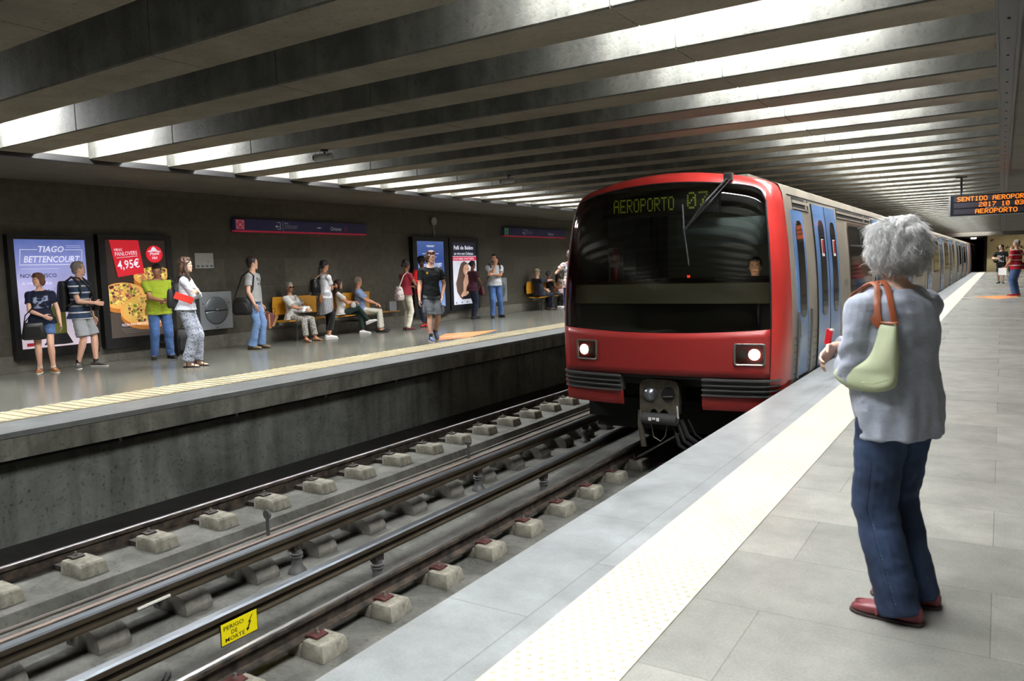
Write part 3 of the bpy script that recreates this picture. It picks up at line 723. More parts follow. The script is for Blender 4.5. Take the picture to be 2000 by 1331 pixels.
for ci, (ya, yb) in enumerate(cars):
    b = TB(); b.loft([body_ring(ya), body_ring(yb)], caps=(ci > 0, True)); body = b.build('car_body', m_side, train, smooth=True)
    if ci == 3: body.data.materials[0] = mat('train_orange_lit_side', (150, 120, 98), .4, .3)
    b = TB(); b.box(XC-1.2, XC+1.2, ya+.2, yb-.2, -.75, -.33); b.build('underframe', m_under, train)
    if ci < 3:
        b = TB(); b.loft([body_ring(yb-.01, -.3, .93), body_ring(cars[ci+1][0]+.01, -.3, .93)], caps=(False, False)); b.build('gangway_bellows', m_under, train)
    for sg in ((1, -1) if ci == 0 else (1,)):
        # ribs on the lower side, roof rail, vents
        b = TB()
        for q in range(9): 
            z = -.18+q*.085; side_quad(b, ya+(.12 if ci == 0 else .05), yb-.05, z, z+.005, .005, sg, 1)
        b.build('side_ribs', mat('rib_shadow_gap', (88, 84, 76), .5), body)
    if ci == 0: doors = [10.75, 16.25, 22.2]; wins = [(13.45, 15.75), (18.9, 21.5), (24.7, 26.8)]
    elif ci == 1: doors = [28.6, 35., 41.6]; wins = [(31.4, 34.1), (37.8, 40.6), (44.2, 45.9)]
    elif ci == 2: doors = [48.4, 54.6, 61.]; wins = [(51.2, 53.6), (57.2, 59.8)]
    else: doors = [69.0]; wins = []
    b = TB(); side_quad(b, ya+.3 if ci else ya+.2, yb-.2, 2.19 if False else 2.175, 2.182, .008, 1, 1); b.build('roof_gutter', m_under, body)
    for dy in doors:
        dw = 1.66 if ci == 0 else 1.75
        d = None
        for k in (0, 1):
            y0 = dy+k*dw/2
            b = TB(); side_quad(b, y0+.012, y0+dw/2-.012, .0, 2.13, .014, 1, 14); leaf = b.build('door', m_blue, train, smooth=True)
            b = TB(); rounded_window(b, y0+.27, y0+dw/2-.2, .66, 1.93, .022, .13); b.build('door_window', m_winglass, leaf, smooth=True)
            b = TB(); side_quad(b, y0+.0, y0+.012, .0, 2.13, .018, 1, 10); b.build('door_seal', m_rub, leaf)
            if ci == 0:
                b = TB(); side_quad(b, y0+.37, y0+.52, 1.45, 1.68, .026, 1, 1); st = b.build('door_sticker', m_wh, leaf)
                b = TB(); side_quad(b, y0+.385, y0+.505, 1.49, 1.67, .029, 1, 1); b.build('red_sticker', m_redp, leaf)
        b = TB(); side_quad(b, dy-.05, dy+dw+.05, -.09, -.0, .02, 1, 1); b.build('door_sill', m_under, train)
    vs0 = [(9.7, 10.6)] if ci == 0 else []
    edges = sorted(doors)
    gaps = vs0+[(doors[i]+1.85, doors[i+1]-.1) for i in range(len(doors)-1)]+([(doors[-1]+1.85, yb-.3)] if ci < 3 else [])
    for g0, g1 in gaps:
        b = TB(); side_quad(b, g0, g1, 2.03, 2.16, .004, 1, 2); b.build('vent', m_under, train)
        b = TB(); side_quad(b, g0, g1, 2.09, 2.125, .016, 1, 1); side_quad(b, g0, g1, 2.02, 2.035, .016, 1, 1); side_quad(b, g0+.75*(g1-g0), g0+.75*(g1-g0)+.06, 2.03, 2.16, .02, 1, 1); b.build('vent_slat', m_side, train)
    for y0, y1 in wins:
        b = TB(); rounded_window(b, y0-.05, y1+.05, .83, 1.98, .008, .12); wf = b.build('side_window', mat('window_frame_bronze', (96, 84, 74), .35, .5), train, smooth=True)
        b = TB(); rounded_window(b, y0, y1, .88, 1.93, .014, .09); b.build('window_pane', m_winglass, wf, smooth=True)
        b = TB(); side_quad(b, y0+.02, y1-.02, 1.6, 1.63, .024, 1, 1); side_quad(b, (y0+y1)/2-.03, (y0+y1)/2+.03, 1.63, 1.91, .024, 1, 1); b.build('window_bar', m_under, wf)
# cab side door
b = TB(); side_quad(b, 9.55, 10.15, .02, 2.0, .012, 1, 14); cd = b.build('cab_door', m_blue, train, smooth=True)
b = TB(); rounded_window(b, 9.68, 10.02, .72, 1.88, .02, .13); b.build('door_window', m_winglass, cd, smooth=True)
b = TB(); side_quad(b, 9.66, 9.8, .5, .68, .02, 1, 1); b.build('door_handle', m_steel, cd)
for y in (9.5, 10.24):
    b = TB(); b.tube([(XC+hw(z)+.03, y, z) for z in (.02, .2, .4, .6, .8)], .016, 8); b.build('grab_rail', m_steel, train, smooth=True)
# pale reflecting stripes on the doors' lower part
text('M-714', .11, Matrix(((0, 0, 1, 0), (1, 0, 0, 0), (0, 1, 0, 0), (0, 0, 0, 1))), m_under, 'car_number', train, width=.28).location = (HW+.012-.004, 12.78-TY, 1.0+.98)
# red end of the second unit
b = TB(); b.loft([[(x, y, z) for x, _, z in body_ring(0, -.35, 1.006)] for y in (66.1, 66.4)]); b.build('unit_end_band', m_red, train, smooth=True)
b = TB(); b.box(-3.0, -2.6, TY+.9, TY+3.2, 2.36, 2.455); b.build('roof_box', m_roof, train)
# ------------------------------------------------------------ far wall: adverts, signs, panels, benches
XW = -12.998
def WM(x, y, z): return Matrix(((0, 0, 1, x), (1, 0, 0, y), (0, 1, 0, z), (0, 0, 0, 1)))
def pmat(name, col, e=.75):
    """backlit print: the same colour reflects and glows through"""
    return mat(name, col, .5, emit=e)
def grad_print(name, stops, z0, z1, e=1., xs=None):
    if name in _M: return _M[name]
    m = bpy.data.materials.new(name); m.use_nodes = True; _M[name] = m; nt = m.node_tree; L = nt.links.new; p = nt.nodes['Principled BSDF']
    tc = nd(nt, 'ShaderNodeTexCoord'); s_ = nd(nt, 'ShaderNodeSeparateXYZ'); L(tc.outputs['Object'], s_.inputs[0])
    n = nd(nt, 'ShaderNodeTexNoise'); n.inputs['Scale'].default_value = 2.2; n.inputs['Detail'].default_value = 3; L(tc.outputs['Object'], n.inputs['Vector'])
    mr = nd(nt, 'ShaderNodeMapRange'); mr.inputs[1].default_value = z0; mr.inputs[2].default_value = z1; L(s_.outputs[2], mr.inputs[0])
    ad = nd(nt, 'ShaderNodeMath', operation='MULTIPLY_ADD'); L(n.outputs['Fac'], ad.inputs[0]); ad.inputs[1].default_value = .25; L(mr.outputs[0], ad.inputs[2])
    sb = nd(nt, 'ShaderNodeMath', operation='SUBTRACT'); L(ad.outputs[0], sb.inputs[0]); sb.inputs[1].default_value = .125
    cr = nd(nt, 'ShaderNodeValToRGB'); el = cr.color_ramp.elements
    while len(el) < len(stops): el.new(.5)
    for i, (q, c) in enumerate(stops): el[i].position = q; el[i].color = S(c)
    L(sb.outputs[0], cr.inputs[0]); L(cr.outputs[0], p.inputs['Base Color']); L(cr.outputs[0], p.inputs['Emission Color']); p.inputs['Emission Strength'].default_value = e
    return m
def lightbox(name, y0, y1, z0, z1, py0, py1, pz0, pz1, face, label):
    """black advert case on the wall with a glowing print; returns (thing, put) with put(u, v, layer) on the print"""
    t = empty(name, (XW, (y0+y1)/2, z0), 0, label, 'advert', 'lit advert cases on the far wall')
    cy = (y0+y1)/2; d = .11
    def bb(): b = B(); b.M = Matrix.Translation((-XW, -cy, -z0)); return b
    b = bb(); b.box(XW, XW+d-.04, y0, y1, z0, z1); b.box(XW+d-.04, XW+d+.02, y0, py0, z0, z1); b.box(XW+d-.04, XW+d+.02, py1, y1, z0, z1)
    b.box(XW+d-.04, XW+d+.02, py0, py1, z0, pz0); b.box(XW+d-.04, XW+d+.02, py0, py1, pz1, z1)
    b.box(XW+d+.02, XW+d+.03, y0+.03, y1-.03, z1-.02, z1); b.build('case', m_black, t)
    b = bb(); b.box(XW+d-.04, XW+d-.002, py0, py1, pz0, pz1); ps = b.build('poster', face, t)
    def put(u, v, layer=1): return (XW+d+.0012*layer-(XW), py0+u*(py1-py0)-cy, pz0+v*(pz1-pz0)-z0)
    return t, ps, put, bb
def shape(ps, put, pts, m, layer=1, name='print_shape'):
    b = B(); b.poly([put(u, v, layer) for u, v in pts]); return b.build(name, m, ps)
def ell(cx, cy, rx, ry, n=28, a0=0, a1=360): return [(cx+rx*math.cos(R(a0+(a1-a0)*i/n)), cy+ry*math.sin(R(a0+(a1-a0)*i/n))) for i in range(n)]
def ptext(ps, put, body, u, v, h, m, layer=2, width=None, slant=0, W=1.1, Hh=1.7, bold=0., name='lettering', rot=0):
    o = put(u, v, layer); M_ = WM(*o) @ Matrix.Rotation(R(rot), 4, 'Z')
    return text(body, h*Hh, M_, m, name, ps, width=(width*W if width else None), slant=slant, bold=bold)
# 1: pale violet concert poster
f1 = grad_print('violet_print', [(0, (206, 190, 196)), (.45, (186, 180, 214)), (.72, (146, 150, 200)), (1, (86, 104, 172))], .16, 1.87, .8)
t, ps, put, bb = lightbox('advert_case', 6.07, 7.38, .20, 2.14, 6.16, 7.27, .36, 2.07, f1, 'lit pale violet concert poster reading NOVO DISCO in a black case')
mw = pmat('print_white', (226, 226, 240), .8); mnv = pmat('print_navy', (52, 54, 84), .3)
ptext(ps, put, 'TIAGO', .33, .885, .055, mw, slant=.25, width=.36, bold=.012)
ptext(ps, put, 'BETTENCOURT', .12, .79, .058, mw, slant=.25, width=.80, bold=.012)
ptext(ps, put, 'NOVO DISCO', .06, .65, .036, mnv, width=.50, bold=.012)
ptext(ps, put, 'A PROCURA', .07, .585, .024, pmat('print_lilac', (214, 208, 232), .8), width=.42)
for (a, b_, c, d_) in ((.08, .31, .905, .909), (.70, .95, .905, .909), (.06, .93, .765, .770), (.72, .93, .93, .932), (.72, .93, .945, .947), (.07, .6, .73, .732)):
    shape(ps, put, [(a, c), (b_, c), (b_, d_), (a, d_)], mw)
for (a, b_) in ((.06, .085), (.93, .955)): shape(ps, put, [(a, .77), (a+.005, .77), (b_+.003, .905), (b_-.004, .905)], mw)
shape(ps, put, [(.36, .1), (.40, .2), (.42, .34), (.47, .40), (.56, .42), (.62, .38), (.64, .3), (.64, .17), (.64, .1)], pmat('print_olive', (118, 122, 54), .25), 1, 'printed_figure')
shape(ps, put, [(.30, .02), (.42, .12), (.64, .12), (.72, .02), (.6, .015)], pmat('print_black', (40, 40, 46), .2), 2, 'printed_figure')
shape(ps, put, [(.07, .02), (.17, .02), (.17, .05), (.07, .05)], pmat('print_red', (176, 40, 48), .5), 2)
# 2: pizza poster
t, ps, put, bb = lightbox('advert_case', 7.49, 8.86, .23, 2.17, 7.61, 8.74, .40, 2.08, pmat('print_dark_brown', (58, 46, 40), .35), 'lit poster of three pizzas with red price banner 4,95 in a black case')
mr_ = pmat('print_banner_red', (206, 34, 48), .7); mcr = pmat('print_crust', (226, 166, 84), .7); mch = pmat('print_cheese', (214, 176, 92), .7)
tops = [pmat('print_ham', (196, 96, 80), .6), pmat('print_pepper_green', (120, 136, 48), .6), pmat('print_pineapple', (240, 212, 110), .7), pmat('print_onion', (96, 50, 60), .5), pmat('print_mushroom', (170, 128, 84), .6)]
shape(ps, put, [(0, 0), (1, 0), (1, .22), (0, .26)], pmat('print_table', (84, 74, 68), .35), 1)
for cx, cy, rx, ry, seed in ((.78, .62, .36, .1, 1), (.22, .43, .38, .135, 2), (.62, .27, .46, .165, 3)):
    rnd = random.Random(seed)
    cl = lambda P: [(min(1, max(0, u)), v) for u, v in P]
    L0 = 2+seed*4
    shape(ps, put, cl(ell(cx, cy-.05, rx, ry*.95)), pmat('print_crust_side', (186, 116, 50), .55), L0, 'pizza_print')
    shape(ps, put, cl(ell(cx, cy, rx, ry)), mcr, L0+1, 'pizza_print'); shape(ps, put, cl(ell(cx, cy+.008, rx*.87, ry*.84)), mch, L0+2, 'pizza_print')
    for k_, tm in enumerate(tops):
        b = B()
        for i in range(26):
            a = rnd.uniform(0, 2*PI); q = math.sqrt(rnd.random())*.8; x = cx+rx*q*math.cos(a); z = cy+.008+ry*q*math.sin(a)
            if .02 < x < .98: s_ = rnd.uniform(.012, .03); b.poly([put(u, v, L0+3+k_*.15) for u, v in ell(x, z, s_, s_*.6, 6, rnd.uniform(0, 60), 360+rnd.uniform(0, 60))])
        if b.f: tag(b.build('topping_print', tm, ps), None, kind='stuff')
shape(ps, put, [(.06, 1.), (.53, 1.), (.60, .66), (.16, .62)], mr_, 19)
ptext(ps, put, 'MENU', .13, .885, .026, mw, 21, width=.13, rot=3); ptext(ps, put, 'PANLOVERS', .14, .835, .04, mw, 21, width=.37, rot=4)
shape(ps, put, [(.16, .815), (.5, .835), (.5, .839), (.16, .819)], mw, 20)
ptext(ps, put, '4,95€', .17, .70, .085, mw, 21, width=.37, rot=5, bold=.01)
shape(ps, put, ell(.79, .855, .145, .092), mr_, 19, 'round_logo'); shape(ps, put, ell(.79, .855, .128, .081), pmat('print_logo_red', (222, 40, 56), .8), 20, 'round_logo')
shape(ps, put, [(.68, .888), (.73, .895), (.75, .92), (.78, .935), (.81, .92), (.84, .895), (.90, .884), (.9, .876), (.79, .885), (.68, .878)], mw, 21, 'round_logo')
ptext(ps, put, 'Pizza', .71, .842, .03, mw, 22, width=.17, slant=.2, bold=.02, rot=6); ptext(ps, put, 'Hut', .745, .80, .03, mw, 22, width=.1, slant=.2, bold=.02, rot=6)
ptext(ps, put, 'PIZZA PAN INDIVIDUAL + BEBIDA', .17, .115, .024, mw, 21, width=.72, rot=1)
for i in range(3): shape(ps, put, [(.15+.03*i, .085-.02*i), (.8, .09-.02*i), (.8, .092-.02*i), (.15+.03*i, .087-.02*i)], pmat('print_smalltype', (168, 160, 150), .3), 20)
# 3: blue poster
f3 = grad_print('blue_print', [(0, (120, 140, 180)), (.4, (70, 96, 156)), (.75, (44, 66, 130)), (1, (76, 100, 160))], .2, 1.95, .8)
t, ps, put, bb = lightbox('advert_case', 15.78, 17.30, .21, 2.28, 15.95, 17.12, .42, 2.17, f3, 'lit blue poster with white script behind the walking man')
ptext(ps, put, 'Caminho longo', .06, .60, .085, mw, slant=.4, width=.9, rot=2)
for i, (a, b_) in enumerate(((.35, .66), (.38, .62), (.2, .8), (.28, .72), (.3, .7), (.24, .76))):
    z = (.93, .915, .81, .76, .50, .46)[i]; shape(ps, put, [(a, z), (b_, z), (b_, z+.008), (a, z+.008)], mw)
# 4: concert poster with long-haired woman
t, ps, put, bb = lightbox('advert_case', 17.36, 18.76, .27, 2.28, 17.49, 18.66, .42, 2.16, pmat('print_pale', (206, 208, 220), .75), 'lit poster of a smiling long haired woman under a dark heading and red date band')
shape(ps, put, [(0, .78), (1, .78), (1, 1), (0, 1)], pmat('print_heading', (44, 44, 62), .3), 1); shape(ps, put, [(0, .705), (1, .705), (1, .77), (0, .77)], pmat('print_dateband', (206, 44, 78), .7), 1)
ptext(ps, put, 'Fafá de Belém', .08, .885, .062, mw, width=.84, bold=.02); ptext(ps, put, 'ao vivo nos Coliseus', .08, .80, .042, mw, width=.84, bold=.02)
ptext(ps, put, '29 OUT LISBOA  30 OUT PORTO', .05, .722, .03, mw, width=.9, bold=.02)
mh = pmat('print_hair', (92, 72, 62), .5); msk = pmat('print_skin', (216, 170, 144), .65)
shape(ps, put, [(.3, .1), (.16, .2), (.12, .34), (.2, .45), (.26, .56), (.34, .66), (.48, .7), (.62, .66), (.68, .58), (.66, .48), (.74, .3), (.7, .16), (.5, .08)], mh, 2, 'printed_figure')
shape(ps, put, ell(.56, .55, .13, .095), msk, 3, 'printed_figure'); shape(ps, put, [(.42, .36), (.5, .46), (.62, .46), (.82, .34), (.92, .22), (.9, .1), (.42, .08), (.3, .14), (.42, .22)], msk, 3, 'printed_figure')
shape(ps, put, [(.32, .08), (.9, .08), (.88, .16), (.72, .2), (.5, .13), (.4, .13)], pmat('print_blackdress', (36, 34, 40), .3), 4, 'printed_figure')
shape(ps, put, ell(.58, .515, .045, .012, 12), mw, 5, 'printed_figure')
for q in (.52, .62): shape(ps, put, ell(q, .57, .018, .008, 10), mh, 5, 'printed_figure')
for i in range(4): shape(ps, put, ell(.12+.22*i, .03, .03, .018, 10), pmat('print_badge', (120, 130, 140), .5), 3)
# long station signs
m_nav = mat('sign_navy', (36, 36, 72), .4, emit=.12); m_sred = mat('sign_red', (178, 38, 70), .4, emit=.2)
m_sw = mat('sign_white', (190, 190, 196), .4, emit=.2)
def station_sign(y0, y1, z0, z1, label, icon):
    t = empty('station_sign', (XW, y0, z0), 0, label, 'sign', 'long navy station signs'); h = z1-z0; w_ = y1-y0
    b = B(); b.box(0, .09, 0, w_, .035, h); b.build('board', m_nav, t)
    b = B(); b.box(0, .091, 0, w_, 0, .035); b.build('red_strip', m_sred, t)
    X_ = .0915
    b = B(); b.box(.09, X_, .03, .24, .05, h-.015); ic = b.build('pictogram', m_sred if icon == 'x' else mat('sign_green', (60, 130, 70), .4, emit=.2), t)
    b = B()
    if icon == 'x':
        for p, q in (((.055, .07), (.215, h-.035)), ((.215, .07), (.055, h-.035))): b.tube([(X_+.001, p[0], p[1]), (X_+.001, q[0], q[1])], .004, 4)
        b.box(X_, X_+.002, .05, .055, .065, h-.03); b.box(X_, X_+.002, .215, .22, .065, h-.03); b.box(X_, X_+.002, .05, .22, h-.035, h-.03); b.box(X_, X_+.002, .05, .22, .065, .07); b.box(X_, X_+.002, .09, .18, .13, .137)
    else:
        b.box(X_, X_+.002, .12, .15, .07, .2); b.ball((X_, .135, .215), (.002, .018, .018), 8, 4); b.box(X_, X_+.002, .08, .19, .07, .08)
    b.build('mark', m_sw if icon == 'x' else m_nav, ic)
    k = w_/3.79
    b = B(); o_ = 1.06*k
    b.box(.09, X_, o_+.02, o_+.11, h-.05, h-.04); b.box(.09, X_, o_+.02, o_+.11, .075, .085); b.box(.09, X_, o_+.1, o_+.11, .075, h-.04); b.box(.09, X_, o_-.02, o_+.08, .125, .14); b.prism([(o_-.03, .1325), (o_+.01, .165), (o_+.01, .1)], .09, X_, 'x'); b.box(.09, X_, o_+.17, o_+.175, .05, h-.02)
    b.build('exit_arrow', m_sw, t)
    text('Saída', .035, WM(X_, o_+.22, h-.07), m_sw, 'lettering', t); text('Avenida D. João II', .02, WM(X_, o_+.22, h-.115), m_sw, 'lettering', t, width=.35*k); text('Avenida de Berlim', .02, WM(X_, o_+.22, h-.155), m_sw, 'lettering', t, width=.35*k)
    if icon == 'x':
        b = B(); b.prism([(2.18, .13), (2.24, .15), (2.27, .14), (2.3, .155), (2.36, .13), (2.3, .135), (2.27, .11), (2.23, .135)], .09, X_, 'x'); b.build('roof_mark', m_sw, t)
    text('Oriente', .085, WM(X_, 2.62*k, .085), m_sw, 'lettering', t, width=.34*k)
    b = B(); b.tube([(X_, 3.1*k+.04*math.cos(a), .125+.04*math.sin(a)) for a in [2*PI*i/14 for i in range(15)]], .004, 4); b.build('line_ring', m_sred, t)
station_sign(10.31, 14.1, 2.28, 2.54, 'long navy station sign reading Oriente with a red pictogram above the seated people', 'x')
station_sign(20.24, 24.2, 2.37, 2.64, 'long navy station sign reading Oriente with a green pictogram above the further bench', 'g')
# round metal panels
m_alu = mat('brushed_aluminium', (170, 176, 180), .42, .55, bump=.03, bscale=80)
def round_panel(y0, label):
    t = empty('help_panel', (XW, y0, .39), 0, label, 'wall panel', 'square metal panels with a round bulge')
    b = B(); b.box(0, .14, 0, .73, 0, .72); b.build('plate', m_alu, t, bevel=.006)
    def dome(z): return .14
    b = B()
    for s_ in (1, -1):
        rings = []
        for i in range(9):
            a = PI/2*i/8; rr_ = .265*math.cos(a); d = .002+.06*math.sin(a)*(1 if s_ < 0 else .55)
            rings.append([(.14+d, .365+rr_*math.cos(PI*j/20), .36+s_*(.006+rr_*math.sin(PI*j/20))) for j in range(21)])
        b.loft(rings, closed=False, caps=(False, False))
        b.poly(rings[0]) if False else None
    b.build('round_bulge', mat('grey_metal_dome', (120, 126, 130), .4, .5), t, smooth=True, solid=.003)
    b = B(); b.box(.139, .1415, .1, .63, .352, .368); b.build('slot', m_black, t)
    b = B(); [b.cyl((.139, y, z), .012, .006, 10, 'x') for y, z in ((.07, .5), (.66, .5), (.365, .03))]; b.build('screw', m_black, t)
round_panel(9.36, 'square grey metal panel with round bulge beside the woman in white blouse')
round_panel(19.5, 'square grey metal panel with round bulge behind the man in white t-shirt')
# paper notice, round mirror on a stem, small grey box, cameras
t = empty('paper_notice', (XW+.002, 9.42, 1.57), 0, 'white paper map notice on the wall above the round metal panel', 'notice')
b = B(); b.box(0, .004, 0, .41, 0, .29); b.build('sheet', mat('white_paper', (206, 206, 200), .7), t)
b = B(); 
for i in range(4): b.box(.004, .0046, .03+.1*i, .09+.1*i, .02, .06)
for i in range(14): y = .08+.02*i; z = .15+.05*math.sin(i*1.3); b.box(.004, .0046, y, y+.008, z, z+.006)
b.box(.004, .0046, .27, .31, .12, .135)
b.build('printed_map', mat('grey_print', (120, 126, 140), .7), t)
t = empty('round_disc', (XW+.06, 16.78, 2.28), 0, 'small pale round disc on a stem above the blue poster', 'signal disc')
b = B(); b.box(-.01, .01, -.012, .012, 0, .34); b.build('stem', mat('pale_metal', (150, 150, 144), .5), t)
b = B(); b.tube([(0, 0, .43), (.03, 0, .43)], .11, 24); b.tube([(-.03, 0, .36), (-.06, 0, .3)], .01, 5); b.build('disc', mat('pale_disc', (186, 184, 176), .5), t)
b = B(); b.box(0, .12, 0, .26, 0, .25); b.box(.12, .125, .02, .24, .02, .23); tag(b.build('wall_box', m_alu, loc=(XW, 14.8, .4), bevel=.005), 'small grey metal box low on the wall behind the woman in cream trousers', 'box')
def camera_unit(x, y, rz, label):
    t = empty('security_camera', (x, y, 3.0), rz, label, 'camera')
    b = B(); b.cyl((0, 0, -.02), .05, .02, 14); b.tube([(0, 0, -.02), (0, 0, -.08)], .012, 8); b.build('bracket', m_black, t)
    b = B(); b.tube([(0, -.13, -.10), (0, .1, -.085)], .042, 14); b.build('camera_body', mat('camera_white', (206, 206, 206), .4), t, smooth=True)
    b = B(); b.tube([(0, -.15, -.101), (0, -.13, -.10)], .034, 14); b.build('lens', m_black, t)
camera_unit(-7.45, 7.22+.2, R(-60), 'small white camera under a ceiling beam above the violet and pizza posters')
camera_unit(-7.25, 11.55, R(-60), 'small white camera under a ceiling beam further along towards the train')
# benches
m_wood = mat('varnished_yellow_wood', (206, 146, 44), .28, coat=.5, var=.15, vscale=4, stretch=(1, .3, 1)); m_gm = mat('bench_metal', (110, 110, 106), .4, .7)
def bench(y0, backs, seats, legs, L_, label):
    t = empty('bench', (XW, y0, 0), 0, label, 'bench', 'yellow wooden benches on the far platform')
    for a, b_ in backs:
        b = B(); b.loft([[(.13+.07*math.sin(s_*PI)*-.3+.015*s_ + o, y, .56+.38*s_) for s_, o in [(i/6, 0) for i in range(7)]+[(i/6, .018) for i in range(6, -1, -1)]] for y in (a, b_)]); b.build('backrest', m_wood, t, smooth=True, bevel=.004)
    for a, b_ in seats:
        b = B(); b.loft([[(.2+.42*s_, y, .455-.025*math.sin(PI*s_)+o) for s_, o in [(i/6, 0) for i in range(7)]+[(i/6, -.02) for i in range(6, -1, -1)]] for y in (a, b_)]); b.build('seat', m_wood, t, smooth=True, bevel=.004)
    b = B(); b.box(.36, .42, 0, L_, .36, .42); 
    for a, b_ in backs: b.box(.11, .13, (a+b_)/2-.02, (a+b_)/2+.02, .38, .85); b.box(.11, .4, (a+b_)/2-.02, (a+b_)/2+.02, .37, .4)
    b.build('support_beam', m_gm, t)
    for y in legs:
        b = B(); b.cyl((.39, y, 0), .025, .37, 12); b.cyl((.39, y, 0), .07, .012, 16); b.build('leg', m_gm, t, smooth=True)
bench(11.0, [(.1, 1.5), (1.72, 3.05)], [(.1, 1.5), (1.72, 3.6)], [.5, 3.0], 3.6, 'yellow wooden bench with four people around it, nearer to the posters of pizza')
bench(21.35, [(.05, 1.35), (1.5, 2.8)], [(.05, 1.35), (1.5, 3.1)], [.6, 2.6], 3.1, 'yellow wooden bench further along, with the man in a cap at its end')
# hanging LED display
t = empty('led_display', (0, 18.5, 2.2), 0, 'black hanging display with orange dot letters SENTIDO AEROPORTO above the near platform', 'display')
b = B(); b.box(-.95, 1.05, 0, .24, 0, .42); b.build('housing', mat('display_black', (22, 20, 26), .4), t, bevel=.006)
b = B()
for z in (.29, .165, .035): b.box(-.86, .98, -.004, 0, z, z+.1)
b.build('display_window', mat('display_window_grey', (66, 64, 74), .3), t)
m_led = glow('led_orange', (255, 118, 18), 2.6)
b = B(); pp = lambda x, z: (x, -.0065, z)
dots(b, 'SENTIDO AEROPORTO', -.8, .385, .0128, .0128, pp, fill=.85); dots(b, '2017 10 03', -.42, .262, .0128, .0128, pp, fill=.85); dots(b, 'AEROPORTO', -.48, .128, .0135, .0128, pp, fill=.85)
b.build('led_text', m_led, t)
text('PRÓXIMO COMBOIO', .018, Matrix(((1, 0, 0, -.3), (0, 0, -1, -.0055), (0, 1, 0, .138), (0, 0, 0, 1))), m_wh, 'lettering', t, width=.42)
b = B(); b.box(-.955, -.92, -.006, .0, 0, .42); b.box(-.95, 1.05, -.006, 0, -.006, .004); b.build('edge_trim', m_alu, t)
for x in (-.74, .7): b = B(); b.cyl((x, .12, .42), .02, .38, 10); b.box(x-.1, x+.1, .07, .17, .775, .797); b.build('hanger', m_black, t)
# ------------------------------------------------------------ people
V = Vector
SKIN = {'light': (226, 176, 150), 'tan': (196, 140, 108), 'brown': (128, 84, 62), 'dark': (84, 54, 42), 'pale': (232, 190, 168)}
def skin_mat(k): return mat('skin_'+k, SKIN[k], .5, spec=.4, var=.06, vscale=9, bump=.06, bscale=120)
def cloth(name, col, rough=.85, **k): return mat('cloth_'+name, col, rough, sheen=.15, bump=k.pop('bump', .25), bscale=k.pop('bscale', 55), spec=.25, **k)
def striped(name, c1, c2, period, frac, axis=2, phase=0, rough=.85, cross=None):
    key = 'cloth_'+name
    if key in _M: return _M[key]
    m = bpy.data.materials.new(key); m.use_nodes = True; _M[key] = m; nt = m.node_tree; L = nt.links.new; p = nt.nodes['Principled BSDF']
    p.inputs['Roughness'].default_value = rough; p.inputs['Specular IOR Level'].default_value = .25
    tc = nd(nt, 'ShaderNodeTexCoord'); s_ = nd(nt, 'ShaderNodeSeparateXYZ'); L(tc.outputs['Object'], s_.inputs[0])
    def band(ax, per, fr):
        a = nd(nt, 'ShaderNodeMath', operation='MULTIPLY_ADD'); L(s_.outputs[ax], a.inputs[0]); a.inputs[1].default_value = 1/per; a.inputs[2].default_value = phase+100
        f = nd(nt, 'ShaderNodeMath', operation='FRACT'); L(a.outputs[0], f.inputs[0])
        g = nd(nt, 'ShaderNodeMath', operation='LESS_THAN'); L(f.outputs[0], g.inputs[0]); g.inputs[1].default_value = fr; return g.outputs[0]
    out = band(axis, period, frac)
    if cross is not None:
        o2 = band(cross, period, frac); mm = nd(nt, 'ShaderNodeMath', operation='ADD'); L(out, mm.inputs[0]); L(o2, mm.inputs[1])
        hh = nd(nt, 'ShaderNodeMath', operation='MULTIPLY'); L(mm.outputs[0], hh.inputs[0]); hh.inputs[1].default_value = .5; out = hh.outputs[0]
    mx = nd(nt, 'ShaderNodeMix', data_type='RGBA'); L(out, mx.inputs[0]); mx.inputs[6].default_value = S(c1); mx.inputs[7].default_value = S(c2); L(mx.outputs[2], p.inputs['Base Color'])
    return m
